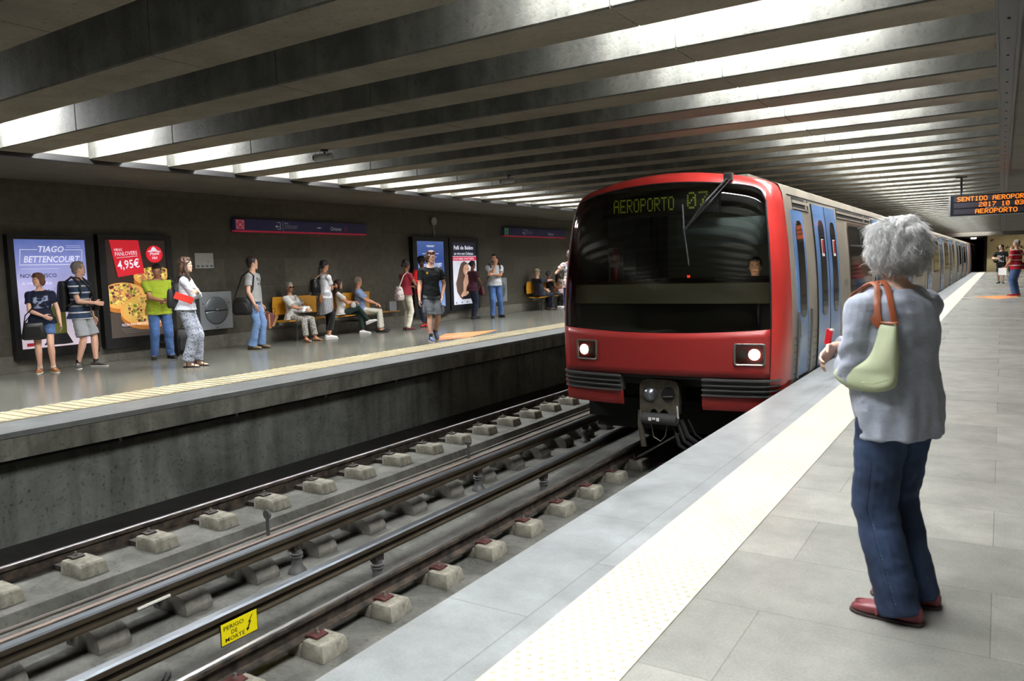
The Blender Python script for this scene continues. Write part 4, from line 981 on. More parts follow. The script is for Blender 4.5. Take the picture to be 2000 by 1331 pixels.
def printed(name, c1, c2, scale=30, thr=.52, c3=None, rough=.85, region=None, vor=False, soft=.04):
    """cloth with a small printed pattern; region=(x0,x1,z0,z1) keeps it to a patch on the chest"""
    key = 'cloth_'+name
    if key in _M: return _M[key]
    m = bpy.data.materials.new(key); m.use_nodes = True; _M[key] = m; nt = m.node_tree; L = nt.links.new; p = nt.nodes['Principled BSDF']
    p.inputs['Roughness'].default_value = rough; p.inputs['Specular IOR Level'].default_value = .25
    tc = nd(nt, 'ShaderNodeTexCoord')
    n = nd(nt, 'ShaderNodeTexVoronoi' if vor else 'ShaderNodeTexNoise'); n.inputs['Scale'].default_value = scale; L(tc.outputs['Object'], n.inputs['Vector'])
    mr = nd(nt, 'ShaderNodeMapRange'); mr.inputs[1].default_value = thr-soft; mr.inputs[2].default_value = thr+soft; L(n.outputs[0], mr.inputs[0]); fac = mr.outputs[0]
    if region:
        s_ = nd(nt, 'ShaderNodeSeparateXYZ'); L(tc.outputs['Object'], s_.inputs[0])
        for ax, op, v in ((0, 'GREATER_THAN', region[0]), (0, 'LESS_THAN', region[1]), (2, 'GREATER_THAN', region[2]), (2, 'LESS_THAN', region[3]), (1, 'GREATER_THAN', 0.0)):
            g = nd(nt, 'ShaderNodeMath', operation=op); L(s_.outputs[ax], g.inputs[0]); g.inputs[1].default_value = v
            q = nd(nt, 'ShaderNodeMath', operation='MULTIPLY'); L(fac, q.inputs[0]); L(g.outputs[0], q.inputs[1]); fac = q.outputs[0]
    mx = nd(nt, 'ShaderNodeMix', data_type='RGBA'); L(fac, mx.inputs[0]); mx.inputs[6].default_value = S(c1); mx.inputs[7].default_value = S(c2); out = mx.outputs[2]
    if c3:
        n2 = nd(nt, 'ShaderNodeTexNoise'); n2.inputs['Scale'].default_value = scale*.8; mp = nd(nt, 'ShaderNodeMapping'); mp.inputs['Location'].default_value = (5, 3, 1); L(tc.outputs['Object'], mp.inputs[0]); L(mp.outputs[0], n2.inputs['Vector'])
        m3 = nd(nt, 'ShaderNodeMapRange'); m3.inputs[1].default_value = .58; m3.inputs[2].default_value = .61; L(n2.outputs['Fac'], m3.inputs[0])
        x3 = nd(nt, 'ShaderNodeMix', data_type='RGBA'); L(m3.outputs[0], x3.inputs[0]); L(out, x3.inputs[6]); x3.inputs[7].default_value = S(c3); out = x3.outputs[2]
    L(out, p.inputs['Base Color']); return m

def remesh(b, name, m, parent, voxel, smooth=3, wr=0., freq=9., vfreq=14., seed=0, folds=None):
    """union the overlapping shapes of b into one continuous surface"""
    tmp = b.build(name, m)
    md = tmp.modifiers.new('r', 'REMESH'); md.mode = 'VOXEL'; md.voxel_size = voxel; md.use_smooth_shade = True
    if smooth: sm = tmp.modifiers.new('s', 'SMOOTH'); sm.factor = .5; sm.iterations = smooth
    dg = bpy.context.evaluated_depsgraph_get(); dg.update()
    me = bpy.data.meshes.new_from_object(tmp.evaluated_get(dg))
    old = tmp.data; tmp.modifiers.clear(); tmp.data = me; bpy.data.meshes.remove(old); me.name = name
    me.materials.clear(); me.materials.append(m)
    if wr > 0:
        me.update(); ns = [v.normal.copy() for v in me.vertices]
        for v, nn in zip(me.vertices, ns):
            c = v.co
            d = noise.noise(V((c.x*freq+seed, c.y*freq, c.z*vfreq)))*wr + noise.noise(V((c.x*freq*2.3, c.y*freq*2.3+seed, c.z*vfreq*2.1)))*wr*.45
            if folds: d += folds(c)
            v.co = c+nn*d
    me.shade_smooth()
    if parent: tmp.parent = parent
    return tmp
def ringp(c, ax, ay, a, b_, n=20, e=2.4):
    P = []
    for i in range(n):
        t = 2*PI*i/n; x = math.copysign(abs(math.cos(t))**(2/e), math.cos(t)); y = math.copysign(abs(math.sin(t))**(2/e), math.sin(t))
        P.append(tuple(c+ax*(a*x)+ay*(b_*y)))
    return P
def cap_tube(b, pts, rs, n=12, round_=True):
    """tapered limb with rounded ends"""
    pts = [V(p) for p in pts]; P = list(pts); Rr = list(rs)
    if round_:
        d0 = (pts[0]-pts[1]).normalized(); d1 = (pts[-1]-pts[-2]).normalized()
        P = [pts[0]+d0*rs[0]*.9, pts[0]+d0*rs[0]*.55]+P+[pts[-1]+d1*rs[-1]*.55, pts[-1]+d1*rs[-1]*.9]; Rr = [rs[0]*.35, rs[0]*.8]+Rr+[rs[-1]*.8, rs[-1]*.35]
    b.tube(P, Rr, n)
def ik(A, T, l1, l2, hint):
    d = T-A; L = d.length
    if L > l1+l2-.002: T = A+d.normalized()*(l1+l2-.002); d = T-A; L = d.length
    dn = d.normalized(); a = (l1*l1-l2*l2+L*L)/(2*L); h = math.sqrt(max(0, l1*l1-a*a)); hp = V(hint)-dn*V(hint).dot(dn)
    if hp.length < 1e-4: hp = V((0, -1, 0))
    return A+dn*a+hp.normalized()*h, T
def lerp(a, b_, t): return a+(b_-a)*t
def hand(b, W, d, nrm, side, curl=.5, s=1.):
    """palm, four fingers of unequal length and a thumb leaving the side of the palm"""
    d = d.normalized(); nrm = (nrm-d*nrm.dot(d)).normalized(); x = d.cross(nrm).normalized()*side
    rings = []
    for t, hw_, th in ((-.015, .024, .02), (.02, .034, .019), (.055, .042, .017), (.09, .041, .014), (.1, .036, .011)):
        rings.append(ringp(W+d*t*s, x, nrm, hw_*s, th*s, 12, 2.6))
    b.loft(rings)
    for k, (o, L, r_) in enumerate(((-.031, .060, .0078), (-.010, .074, .0085), (.011, .080, .0085), (.032, .070, .0085))):
        p = W+d*.092*s+x*o*s; dd = (d+x*o*1.6).normalized(); pts = [p]
        for j in range(3):
            ang = curl*(.55+.35*j); q = dd*math.cos(ang)+nrm*math.sin(ang); dd = q.normalized(); nrm_l = nrm
            p = p+dd*(L*(.45, .32, .23)[j]*s); pts.append(p)
            nrm = nrm  # keeps bending towards the palm
        cap_tube(b, pts, [r_*s*1.05, r_*s, r_*.92*s, r_*.8*s], 8)
    p0 = W+d*.02*s+x*.03*s; p1 = p0+(d*.7+x*.65+nrm*.25).normalized()*.042*s; p2 = p1+(d*.9+x*.25+nrm*(.3+.4*curl)).normalized()*.032*s; p3 = p2+(d+nrm*(.3+.6*curl)).normalized()*.024*s
    cap_tube(b, [p0, p1, p2, p3], [.013*s, .0105*s, .0095*s, .008*s], 8)
MALE = [(-.10, .125, .095, 0), (-.05, .165, .118, -.008), (.02, .165, .118, -.006), (.10, .15, .108, .002), (.18, .143, .102, .006), (.27, .155, .108, .004), (.35, .17, .112, 0), (.42, .172, .1, -.004), (.465, .148, .084, -.008), (.505, .098, .068, -.010), (.54, .062, .058, -.006)]
FEM = [(-.10, .13, .10, 0), (-.05, .172, .125, -.014), (.02, .168, .12, -.010), (.10, .138, .1, .004), (.17, .122, .09, .006), (.25, .133, .098, .010), (.33, .148, .116, .020), (.40, .148, .096, .004), (.455, .128, .076, -.008), (.5, .085, .060, -.008), (.54, .052, .05, -.004)]
def person(**k):
    g = k.get; H = k['H']; s = H/1.75; fem = g('fem', False); wf = g('w', 1.)
    vox = g('vox', .0078)
    root = empty('person', (k['loc'][0], k['loc'][1], k['loc'][2] if len(k['loc']) > 2 else 0), R(k['yaw']), k['label'], 'person')
    pel = V((g('pelx', 0), g('pely', 0), g('pelz', .93))); lean = R(g('lean', 2)); tw = R(g('twist', 0)); sl = R(g('side', 0))
    up = V((math.sin(sl), math.sin(lean), math.cos(lean))).normalized()
    def fr(t):                                     # torso frame at distance t up the spine
        a = tw*min(1, max(0, (t-.0)/.4)); ax = V((math.cos(a), math.sin(a), 0)); ax = (ax-up*ax.dot(up)).normalized(); return ax, up.cross(ax)
    TOR = g('tor') or (FEM if fem else MALE)
    belly = g('belly', 0)
    def torso(b, add=0., t0=-1, t1=9, hem=None, loose=0., e=2.4, nk=0.):
        rings = []
        prof = [q for q in TOR if t0 <= q[0] <= t1]
        if hem is not None: prof = [(hem, TOR[1][1]*g('hemw', 1.07), TOR[1][2]*1.05*g('hemw', 1.07), TOR[1][3])]+[q for q in prof if q[0] > max(hem+.02, -.07)]
        for t, a, b_, yo in prof:
            ax, ay = fr(t); bl = belly*math.exp(-((t-.13)/.13)**2)
            lo = loose*max(0, 1-max(0, t)/.34) if t < .34 else 0
            rings.append(ringp(pel+up*t+ay*(yo+bl*.6), ax, ay, a*wf+add+lo+bl*.3, b_*(.6+.4*wf)+add*.9+lo+bl*.55, 22, e))
        b.loft(rings)
    ax, ay = fr(.45)
    sw = (.158 if fem else .182)*wf
    shh = g('shh', .436)
    shl = pel+up*shh-ax*sw; shr = pel+up*shh+ax*sw
    neck = pel+up*.525+ay*-.004
    hy, hp = g('head', (0, 0)); a_ = tw+R(hy)
    hx = V((math.cos(a_), math.sin(a_), 0)); hf = V((-math.sin(a_), math.cos(a_), 0)); pit = R(hp)
    hz = V((0, 0, 1))*math.cos(pit)+hf*math.sin(pit); hfw = hf*math.cos(pit)-V((0, 0, 1))*math.sin(pit)
    nk = V((0, 0, 1)).lerp(up, .5)
    Hc = neck+nk*.075+hz*.092+hfw*.008
    HM = Matrix((hx.to_4d(), hfw.to_4d(), hz.to_4d(), (0, 0, 0, 1))).transposed(); HM[0][3], HM[1][3], HM[2][3] = Hc; HM[3] = (0, 0, 0, 1)
    Sc = Matrix.Scale(s, 4)
    hl = g('LH', (-.24, .04, .82)); hr = g('RH', (.24, .04, .82))
    eL, wL = ik(shl, V(hl), .285, .25, g('LE', (-.5, -1, -.2))); eR, wR = ik(shr, V(hr), .285, .25, g('RE', (.5, -1, -.2)))
    lf = g('LF', (-.10, 0, 0, 8)); rf = g('RF', (.10, 0, 0, -8))
    hipL = pel+V((-.085*wf, 0, -.02)); hipR = pel+V((.085*wf, 0, -.02))
    kL, aL = ik(hipL, V((lf[0], lf[1], lf[2]+.085)), .435, .415, g('LK', (0, 1, 0))); kR, aR = ik(hipR, V((rf[0], rf[1], rf[2]+.085)), .435, .415, g('RK', (0, 1, 0)))
    sk = skin_mat(g('skin', 'light')); fw = .92 if fem else 1.
    # ---- body: one continuous surface
    b = B(); b.M = Sc
    torso(b, -.004)
    cap_tube(b, [neck-up*.05, neck+nk*.03, neck+nk*.075+hfw*.006, Hc-hz*.05], [.062*fw, .055*fw, .052*fw, .05*fw])
    hs = .97 if fem else 1.0
    M0 = b.M; b.M = Sc @ HM
    X_, Y_ = V((1, 0, 0)), V((0, 1, 0)); rings = []
    for z, a, bb, cy in ((-.116, .018, .02, .066), (-.108, .032, .032, .056), (-.09, .046, .052, .038), (-.07, .055, .07, .02), (-.045, .062, .082, .009), (-.02, .068, .089, .004), (0, .071, .092, .001), (.03, .0745, .097, -.003), (.06, .072, .093, -.006), (.088, .06, .077, -.009), (.106, .04, .052, -.01), (.115, .018, .026, -.01)):
        rings.append(ringp(V((0, cy*hs, z*hs)), X_, Y_, a*hs, bb*hs, 20, 2.15))
    b.loft(rings)
    b.loft([ringp(V((0, y, z)), X_, V((0, 0, 1)), a, c_, 8, 2) for y, z, a, c_ in ((.082, .012, .007, .012), (.094, -.008, .009, .016), (.103, -.026, .013, .011), (.098, -.034, .012, .006))])
    b.ball((0, .086, -.058), (.022, .012, .009), 10, 6); b.ball((0, .082, -.098), (.02, .014, .013), 10, 6)
    for q in (-1, 1): b.ball((q*.074, -.008, -.012), (.009, .02, .03), 8, 6); b.ball((q*.034, .076, -.026), (.02, .016, .018), 8, 6)
    b.ball((0, .082, .026), (.045, .014, .01), 10, 6)
    b.M = M0
    for A, E_, W_, q in ((shl, eL, wL, -1), (shr, eR, wR, 1)):
        cap_tube(b, [A, A.lerp(E_, .35), A.lerp(E_, .75), E_], [.056*fw, .05*fw, .041*fw, .038*fw]); cap_tube(b, [E_, E_.lerp(W_, .3), E_.lerp(W_, .75), W_], [.038*fw, .041*fw, .031*fw, .026*fw])
    hdl = V(g('LD', tuple((wL-eL).normalized()))); hdr = V(g('RD', tuple((wR-eR).normalized())))
    hand(b, wL+hdl.normalized()*.01, hdl, V(g('LN', (1, .2, 0))), -1 if not g('Lflip') else 1, g('LC', .5), fw)
    hand(b, wR+hdr.normalized()*.01, hdr, V(g('RN', (-1, .2, 0))), 1 if not g('Rflip') else -1, g('RC', .5), fw)
    for A, K_, F_, f in ((hipL, kL, aL, lf), (hipR, kR, aR, rf)):
        cap_tube(b, [A, A.lerp(K_, .4), K_], [.088, .074, .054]); cap_tube(b, [K_, K_.lerp(F_, .3), K_.lerp(F_, .7), F_], [.053, .057, .041, .034])
        yw = R(f[3]); fd = V((-math.sin(yw), math.cos(yw), 0)); fx = V((fd.y, -fd.x, 0)); tp = R(f[4]) if len(f) > 4 else 0
        fdd = fd*math.cos(tp)+V((0, 0, -1))*math.sin(tp); fu = V((0, 0, 1))*math.cos(tp)+fd*math.sin(tp)
        rings = []
        for y, hw_, h in ((-.06, .022, .05), (-.03, .031, .08), (.02, .034, .085), (.07, .038, .055), (.12, .042, .035), (.155, .036, .026), (.178, .018, .016)):
            rings.append(ringp(F_+fdd*y+fu*(-.085+.012+h/2), fx, fu, hw_, h/2, 12, 2.6))
        b.loft(rings)
    body = remesh(b, 'body', sk, root, vox, 2)
    # eyes, brows, mouth
    def hb(): q = B(); q.M = Sc @ HM; return q
    if g('face', True):
        for q in (-1, 1):
            b = hb(); b.ball((q*.031, .0845, .004), (.0125, .007, .007), 10, 6); ey = b.build('eye', mat('eye_white', (226, 222, 216), .3), body, smooth=True)
            b = hb(); b.ball((q*.031, .0905, .004), (.0055, .002, .0055), 10, 4); b.build('iris', mat('iris_brown', (48, 32, 24), .2), ey, smooth=True)
            b = hb(); b.tube([(q*.014, .095, .018), (q*.031, .0955, .0225), (q*.046, .086, .019)], [.0028, .0035, .002], 6); b.build('eyebrow', g('browm', g('hairm')), body)
        b = hb(); b.tube([(-.022, .088, -.062), (0, .0985, -.060), (.022, .088, -.062)], [.002, .0062, .002], 8); b.build('lips', mat('lips_'+g('skin', 'light'), tuple(int(c*f_) for c, f_ in zip(SKIN[g('skin', 'light')], (.82, .58, .58))), .45), body, smooth=True)
    # ---- top
    tp = g('top')
    if tp:
        tm, ty, sleeve = tp[0], tp[1], tp[2]; hem = tp[3] if len(tp) > 3 else -.09; loose = tp[4] if len(tp) > 4 else .012
        b = B(); b.M = Sc
        torso(b, .012, hem=hem, t1=.51, loose=loose)
        add = .014 if ty != 'loose' else .022
        for A, E_, W_ in ((shl, eL, wL), (shr, eR, wR)):
            if sleeve <= 0: cap_tube(b, [A+up*.0, A.lerp(E_, .12)], [.062*fw, .058*fw]); continue
            pts, rs = [A], [(.058+add)*fw]
            if sleeve <= 1: pts += [A.lerp(E_, sleeve*.5), A.lerp(E_, sleeve)]; rs += [(.052+add)*fw, (.05+add+.006)*fw]
            else: pts += [A.lerp(E_, .5), E_, E_.lerp(W_, (sleeve-1)*.5), E_.lerp(W_, sleeve-1)]; rs += [(.048+add)*fw, (.042+add)*fw, (.04+add)*fw, (.032+add)*fw]
            inn = (pel+up*.455-A); cap_tube(b, [A+inn*.5, A], [rs[0]*.68, rs[0]*.9], 14); b.ball(A, rs[0]*.99, 14, 8); b.tube([A.lerp(pts[1], .08)]+pts[1:], rs, 16)
            if sleeve > 1: b.ball(E_, rs[2]*1.02, 14, 8)
        if not g('slope'):
            for A in (shl, shr): cap_tube(b, [neck-up*.05-ay*.008, A.lerp(neck, .45)-up*.016-ay*.006, A-up*.008], [.05, .054, .054], 12)
        if g('slope'):
            for A in (shl, shr): cap_tube(b, [neck-up*.045-ay*.012, A.lerp(neck, .45)-up*.012-ay*.008, A-up*.012], [.062, .066, .064], 14)
        if g('collar'): cap_tube(b, [neck-up*.02, neck+nk*.02], [.066*fw, .06*fw], round_=False)
        remesh(b, g('topn', 'shirt'), tm, root, vox*1.05, 2, wr=.008*g('wr', 1), seed=H*31, folds=g('folds'))
    # ---- bottom
    bt = g('bottom')
    if bt:
        bm_, style, ln = bt
        rk = {'slim': (.096, .070, .066, .050), 'straight': (.1, .078, .068, .066), 'wide': (.104, .092, .09, .1), 'shorts': (.099, .1, .1, .1), 'fshorts': (.1, .09, .09, .09), 'boot': (.096, .07, .07, .086), 'crop': (.098, .074, .062, .062), 'loosejean': (.106, .090, .086, .084)}[style]
        b = B(); b.M = Sc
        torso(b, .009, t0=-.2, t1=.06 if not g('highw') else .12)
        for A, K_, F_ in ((hipL, kL, aL), (hipR, kR, aR)):
            f2 = F_+V((0, 0, -.02 if style != 'loosejean' else -.052)) if ln > .97 else F_
            dk = (A-K_).normalized()
            if ln <= .5: pts = [A+dk*.04, A, A.lerp(K_, ln), A.lerp(K_, ln*2)]; rs = [rk[0]*.6, rk[0], rk[0]*.98, rk[1]]
            else:
                q = (ln-.5)*2; pts = [A+dk*.04, A, A.lerp(K_, .5), K_, K_.lerp(f2, .5*q), K_.lerp(f2, q)]; rs = [rk[0]*.6, rk[0], (rk[0]+rk[1])*.5, rk[1], rk[2], rk[3]]
                if g('sit'): rs[1] = rk[0]*.95
            b.tube([pts[0]]+pts[1:], [r_*(wf*.5+.5) for r_ in rs], 18)
        remesh(b, 'trousers' if ln > .5 else 'shorts', bm_, root, vox*1.05, 2, wr=.009*g('wr', 1), freq=8, vfreq=15, seed=H*17)
    # ---- shoes
    sh = g('shoes')
    if sh:
        for F_, f in ((aL, lf), (aR, rf)):
            yw = R(f[3]); fd = V((-math.sin(yw), math.cos(yw), 0)); fx = V((fd.y, -fd.x, 0)); tpp = R(f[4]) if len(f) > 4 else 0
            fdd = fd*math.cos(tpp)+V((0, 0, -1))*math.sin(tpp); fu = V((0, 0, 1))*math.cos(tpp)+fd*math.sin(tpp)
            base = F_-fu*.085
            if sh[1] == 'sandal':
                b = B(); b.M = Sc; b.loft([ringp(base+fdd*y+fu*.006, fx, fu, w_, .007, 12, 4) for y, w_ in ((-.07, .024), (-.04, .034), (.05, .037), (.12, .046), (.17, .038), (.19, .015))]); so = b.build('sandal', sh[0], root, smooth=True)
                b = B(); b.M = Sc
                for y, h in ((.115, .045), (.0, .095)): b.tube([base+fdd*y+fx*.047*math.cos(a)+fu*(.008+h*math.sin(a)) for a in [PI*i/8 for i in range(9)]], .007, 6)
                b.build('strap', sh[0], so); continue
            low = sh[1] in ('flat', 'loafer'); b = B(); b.M = Sc; rings = []
            for y, hw_, h in ((-.082, .012, .05), (-.075, .03, .068 if not low else .05), (-.04, .038, .085 if not low else .055), (.02, .04, .09 if not low else .05), (.07, .043, .07 if not low else .05), (.12, .047, .052), (.16, .043, .044), (.19, .03, .034), (.203, .012, .022)):
                rings.append(ringp(base+fdd*y+fu*(.012+h/2), fx, fu, hw_, h/2, 14, 2.8))
            b.loft(rings); so = b.build('shoe', sh[0], root, smooth=True)
            b = B(); b.M = Sc; b.loft([ringp(base+fdd*y+fu*.009, fx, fu, w_, .011, 14, 3.2) for y, w_ in ((-.088, .012), (-.08, .033), (-.03, .041), (.04, .043), (.12, .05), (.165, .045), (.197, .03), (.21, .01))]); b.build('sole', sh[2] if len(sh) > 2 else m_rub, so, smooth=True)
            if sh[1] == 'sneaker':
                b = B(); b.M = Sc
                for y in (.05, .075, .1): b.tube([base+fdd*y-fx*.022+fu*(.084-.35*(y-.05)), base+fdd*(y+.01)+fx*.022+fu*(.084-.35*(y-.05))], .004, 5)
                b.build('laces', m_wh, so)
            if g('sock') is not None:
                b = B(); b.M = Sc; cap_tube(b, [F_-fu*.02, F_+fu*.05], [.04, .039]); b.build('sock', g('sock'), root, smooth=True)
    # ---- hair
    hm = g('hairm'); hst = g('hair', 'short')
    if hst:
        b = B(); b.M = Sc @ HM
        b.ball((0, -.012, .032), (.0815, .1, .096), 20, 12)
        wr = .006; fq = 45
        if hst == 'short': b.ball((0, .022, .088), (.058, .058, .034), 14, 8); b.ball((0, -.05, -.03), (.062, .05, .06), 12, 8)
        elif hst == 'balding': b = B(); b.M = Sc @ HM; b.ball((0, -.03, .008), (.0785, .078, .06), 16, 8)
        elif hst == 'bob':
            b.ball((0, .03, .09), (.064, .06, .036), 14, 8); b.ball((0, .066, .058), (.056, .03, .03), 12, 6)
            for q in (-1, 1): b.loft([ringp(V((q*.068, y, z)), X_, Y_, a, c_, 10, 2) for z, y, a, c_ in ((.06, -.01, .02, .05), (0, -.01, .024, .055), (-.05, -.012, .024, .05), (-.09, -.018, .014, .03))])
            b.ball((0, -.055, -.04), (.075, .055, .07), 14, 8)
        elif hst in ('long', 'wavy'):
            b.ball((0, .03, .088), (.064, .06, .036), 14, 8); wr = .011 if hst == 'wavy' else .006; fq = 26
            b.loft([ringp(V((0, y, z)), X_, Y_, a, c_, 14, 2) for z, y, a, c_ in ((.06, -.04, .075, .06), (-.02, -.055, .084, .06), (-.1, -.075, .085, .05), (-.18, -.09, .075, .04), (-.25, -.1, .05, .03), (-.30, -.1, .02, .02))])
            for q in (-1, 1): b.loft([ringp(V((q*x, y, z)), X_, Y_, a, .03, 10, 2) for z, x, y, a in ((.04, .066, 0, .02), (-.03, .074, -.005, .022), (-.1, .085, .0, .024), (-.17, .09, .02, .022), (-.24, .085, .035, .012))])
        elif hst == 'bun': b.ball((0, .03, .086), (.062, .058, .034), 14, 8); b.ball((0, -.115, .035), (.04, .038, .04), 14, 8)
        elif hst == 'afro': b.ball((0, -.02, .085), (.105, .105, .085), 18, 10); b.ball((0, -.06, .02), (.085, .07, .08), 14, 8); wr = .016; fq = 55
        elif hst == 'puff': b.ball((0, -.05, .06), (.082, .09, .08), 16, 10); b.ball((0, -.1, -.01), (.05, .05, .06), 12, 8); wr = .012; fq = 50
        elif hst == 'messy': b.ball((0, .02, .085), (.08, .085, .055), 16, 10); b.ball((0, -.06, -.02), (.08, .06, .085), 14, 8); wr = .014; fq = 30; [b.ball((q*.068, .005, .01), (.024, .045, .05), 10, 6) for q in (-1, 1)]
        elif hst == 'braid':
            b.ball((0, .03, .086), (.062, .058, .034), 14, 8); b.ball((0, -.06, 0), (.07, .05, .07), 12, 8)
            for i in range(9): b.ball((.012*(-1)**i-.02, -.11-.004*i, -.03-.035*i), (.026-.0012*i, .024-.001*i, .026), 8, 6)
        remesh(b, 'hair', hm, root, .0065 if vox > .006 else .0055, 1, wr=wr, freq=fq, vfreq=fq*.8, seed=H*7)
    if g('beard'):
        b = B(); b.M = Sc @ HM; b.loft([ringp(V((0, y, z)), X_, Y_, a, c_, 14, 2.2) for z, y, a, c_ in ((-.122, .06, .02, .024), (-.105, .052, .042, .042), (-.08, .034, .0555, .066), (-.058, .02, .06, .078))]); b.build('beard', g('beard'), root, smooth=True)
    if g('glasses'):
        gm = g('glasses'); b = B(); b.M = Sc @ HM
        for q in (-1, 1):
            b.tube([(q*.033+.022*math.cos(a), .104, .002+.016*math.sin(a)) for a in [2*PI*i/14 for i in range(15)]], .0022, 5); b.tube([(q*.055, .103, .006), (q*.076, .06, .006), (q*.08, 0, .0)], .0022, 5)
        b.tube([(-.012, .105, .006), (.012, .105, .006)], .0022, 5); gl = b.build('glasses', m_rub, root)
        if gm == 'sun':
            for q in (-1, 1): b = B(); b.M = Sc @ HM; b.ball((q*.033, .104, .002), (.025, .003, .019), 14, 6); b.build('dark_lens', mat('sunglass', (10, 10, 12), .1), gl, smooth=True)
    F = dict(root=root, s=s, Sc=Sc, HM=HM, pel=pel, up=up, fr=fr, shl=shl, shr=shr, eL=eL, wL=wL, eR=eR, wR=wR, neck=neck, kL=kL, kR=kR, aL=aL, aR=aR, Hc=Hc, hdl=hdl, hdr=hdr)
    F['M'] = Matrix.Translation(root.location) @ Matrix.Rotation(R(k['yaw']), 4, 'Z') @ Sc      # body coordinates to world
    return F
def carried(F, name, org, label, cat='bag'):
    """an Empty for something held or worn: its own thing, standing at org (body coordinates)"""
    w_ = F['M'] @ V(org); e = empty(name, w_, F['root'].rotation_euler.z, label, cat)
    e['_o'] = 0; del e['_o']
    def CB(): b = B(); b.M = Matrix.Scale(F['s'], 4) @ Matrix.Translation(-V(org)); return b
    return e, CB
def soft_box(b, c, sx, sy, sz, ax=None, taper=.85, n=18, e=3.2):
    """bag-like rounded body, c = centre of the base"""
    ax = ax or V((1, 0, 0)); ax = ax.normalized(); ay = V((-ax.y, ax.x, 0)).normalized(); c = V(c)
    b.loft([ringp(c+V((0, 0, z*sz)), ax, ay, sx/2*k, sy/2*k2, n, e) for z, k, k2 in ((0, .82, .7), (.05, .95, .9), (.2, 1, 1.05), (.55, 1*.5+.5*taper, 1.0), (.88, taper, .8), (.97, taper*.97, .6), (1, taper*.9, .4))])
# ------------------------------------------------------------ the people waiting on the far platform
hb_ = mat('hair_brown', (70, 46, 32), .6); hbk = mat('hair_black', (20, 17, 16), .55); hgr = mat('hair_grey', (150, 148, 146), .65); hdb = mat('hair_dark_brown', (44, 31, 24), .55); hau = mat('hair_auburn', (104, 66, 44), .6); hsg = mat('hair_short_grey', (122, 112, 104), .7)
mjl = cloth('light_jeans', (112, 140, 182), var=.15, vscale=7); mjd = cloth('dark_jeans', (34, 42, 62), var=.15, vscale=7); mjm = cloth('blue_jeans', (74, 106, 158), var=.15, vscale=7)
mblk = mat('black_bag_fabric', (24, 24, 26), .55, bump=.2); mleath = mat('black_leather', (22, 22, 22), .35, bump=.15, bscale=30)
msole = mat('white_sole', (214, 210, 200), .6)
def strap(F, pts, r_, m, nm='strap', par=None, CB=None):
    b = CB(); b.tube(pts, r_, 6); return b.build(nm, m, par, smooth=True)
# A
A = person(loc=(-12.52, 6.31), yaw=-118, H=1.55, w=1.06, fem=True, skin='light', head=(-48, 0), top=(printed('navy_tee', (26, 30, 50), (150, 160, 190), 14, .55, region=(-.10, .10, 1.0, 1.19)), 'tee', .55, -.07, .02), bottom=(cloth('denim_shorts', (84, 112, 160)), 'fshorts', .30),
    shoes=(mat('tan_leather', (150, 92, 48), .5), 'sneaker', msole), sock=m_wh, hair='bob', hairm=hau, RH=(-.02, .22, 1.0), LH=(-.27, .10, .86), RE=(1, -.3, -.5), RN=(-.3, -.8, 0), RF=(.09, .02, 0, -8), LF=(-.11, .06, 0, 20), label='short auburn haired woman in navy t-shirt and shorts with a black bag')
t, CB = carried(A, 'shoulder_bag', (.13, .2, .62), 'large slouchy black shoulder bag on the auburn haired woman in navy')
b = CB(); soft_box(b, (.13, .2, .60), .38, .13, .30, taper=.78); b.build('bag_body', mleath, t, smooth=True)
strap(A, [(.27, .2, .86), (.24, .17, 1.02), (.05, .15, 1.22), (-.12, .09, 1.4), (-.14, -.02, 1.44), (-.06, -.12, 1.3), (.18, -.12, 1.0), (.27, .05, .88)], .011, mleath, par=t, CB=CB)
b = CB(); b.box(.03, .23, .255, .275, .66, .84); b.build('bag_flap', mleath, t, bevel=.01)
# Bm
Bm = person(loc=(-12.55, 6.92), yaw=-62, H=1.72, hemw=1.16, skin='light', head=(42, 0), top=(striped('navy_stripe_tee', (46, 60, 82), (206, 206, 206), .105, .22, phase=.55), 'tee', .62, -.12, .012), bottom=(cloth('grey_shorts', (150, 152, 154)), 'shorts', .46),
    shoes=(mat('grey_canvas', (78, 74, 70), .7), 'sneaker', msole), sock=m_rub, hair='short', hairm=hsg, RH=(-.01, .25, 1.06), RE=(1, -.5, -.4), RN=(-.3, -.8, 0), LH=(-.27, .04, .84), RF=(.12, -.02, 0, -55), LF=(-.13, .12, 0, 0), label='grey haired man in navy and white striped t-shirt and grey shorts with a backpack')
t, CB = carried(Bm, 'backpack', (0, -.22, 1.0), 'black and white backpack on the man in the striped t-shirt')
b = CB(); soft_box(b, (.02, -.21, .93), .32, .19, .50, taper=.8); bb_ = b.build('pack_body', mblk, t, smooth=True)
b = CB(); soft_box(b, (.02, -.30, .96), .26, .1, .26); b.build('pack_pocket', mat('white_grey_fabric', (176, 180, 184), .6), t, smooth=True)
for q in (-1, 1): strap(Bm, [(q*.11, -.13, 1.42), (q*.125, -.02, 1.49), (q*.13, .12, 1.38), (q*.15, .13, 1.2), (q*.19, -.02, 1.05), (q*.12, -.15, 1.02)], .018, mblk, 'shoulder_strap', t, CB)
t, CB = carried(Bm, 'camera_bag', (-.12, .2, .93), 'small black camera bag slung across the man in the striped t-shirt', 'bag')
b = CB(); soft_box(b, (-.15, .17, .93), .12, .1, .2); b.build('pouch', mleath, t, smooth=True)
strap(Bm, [(-.17, .17, 1.12), (-.06, .155, 1.3), (.1, .09, 1.47), (.12, -.04, 1.49)], .012, mblk, par=t, CB=CB)
b = CB(); soft_box(b, (.03, .17, 1.0), .2, .1, .09); b.build('belt_pouch', mblk, t, smooth=True)
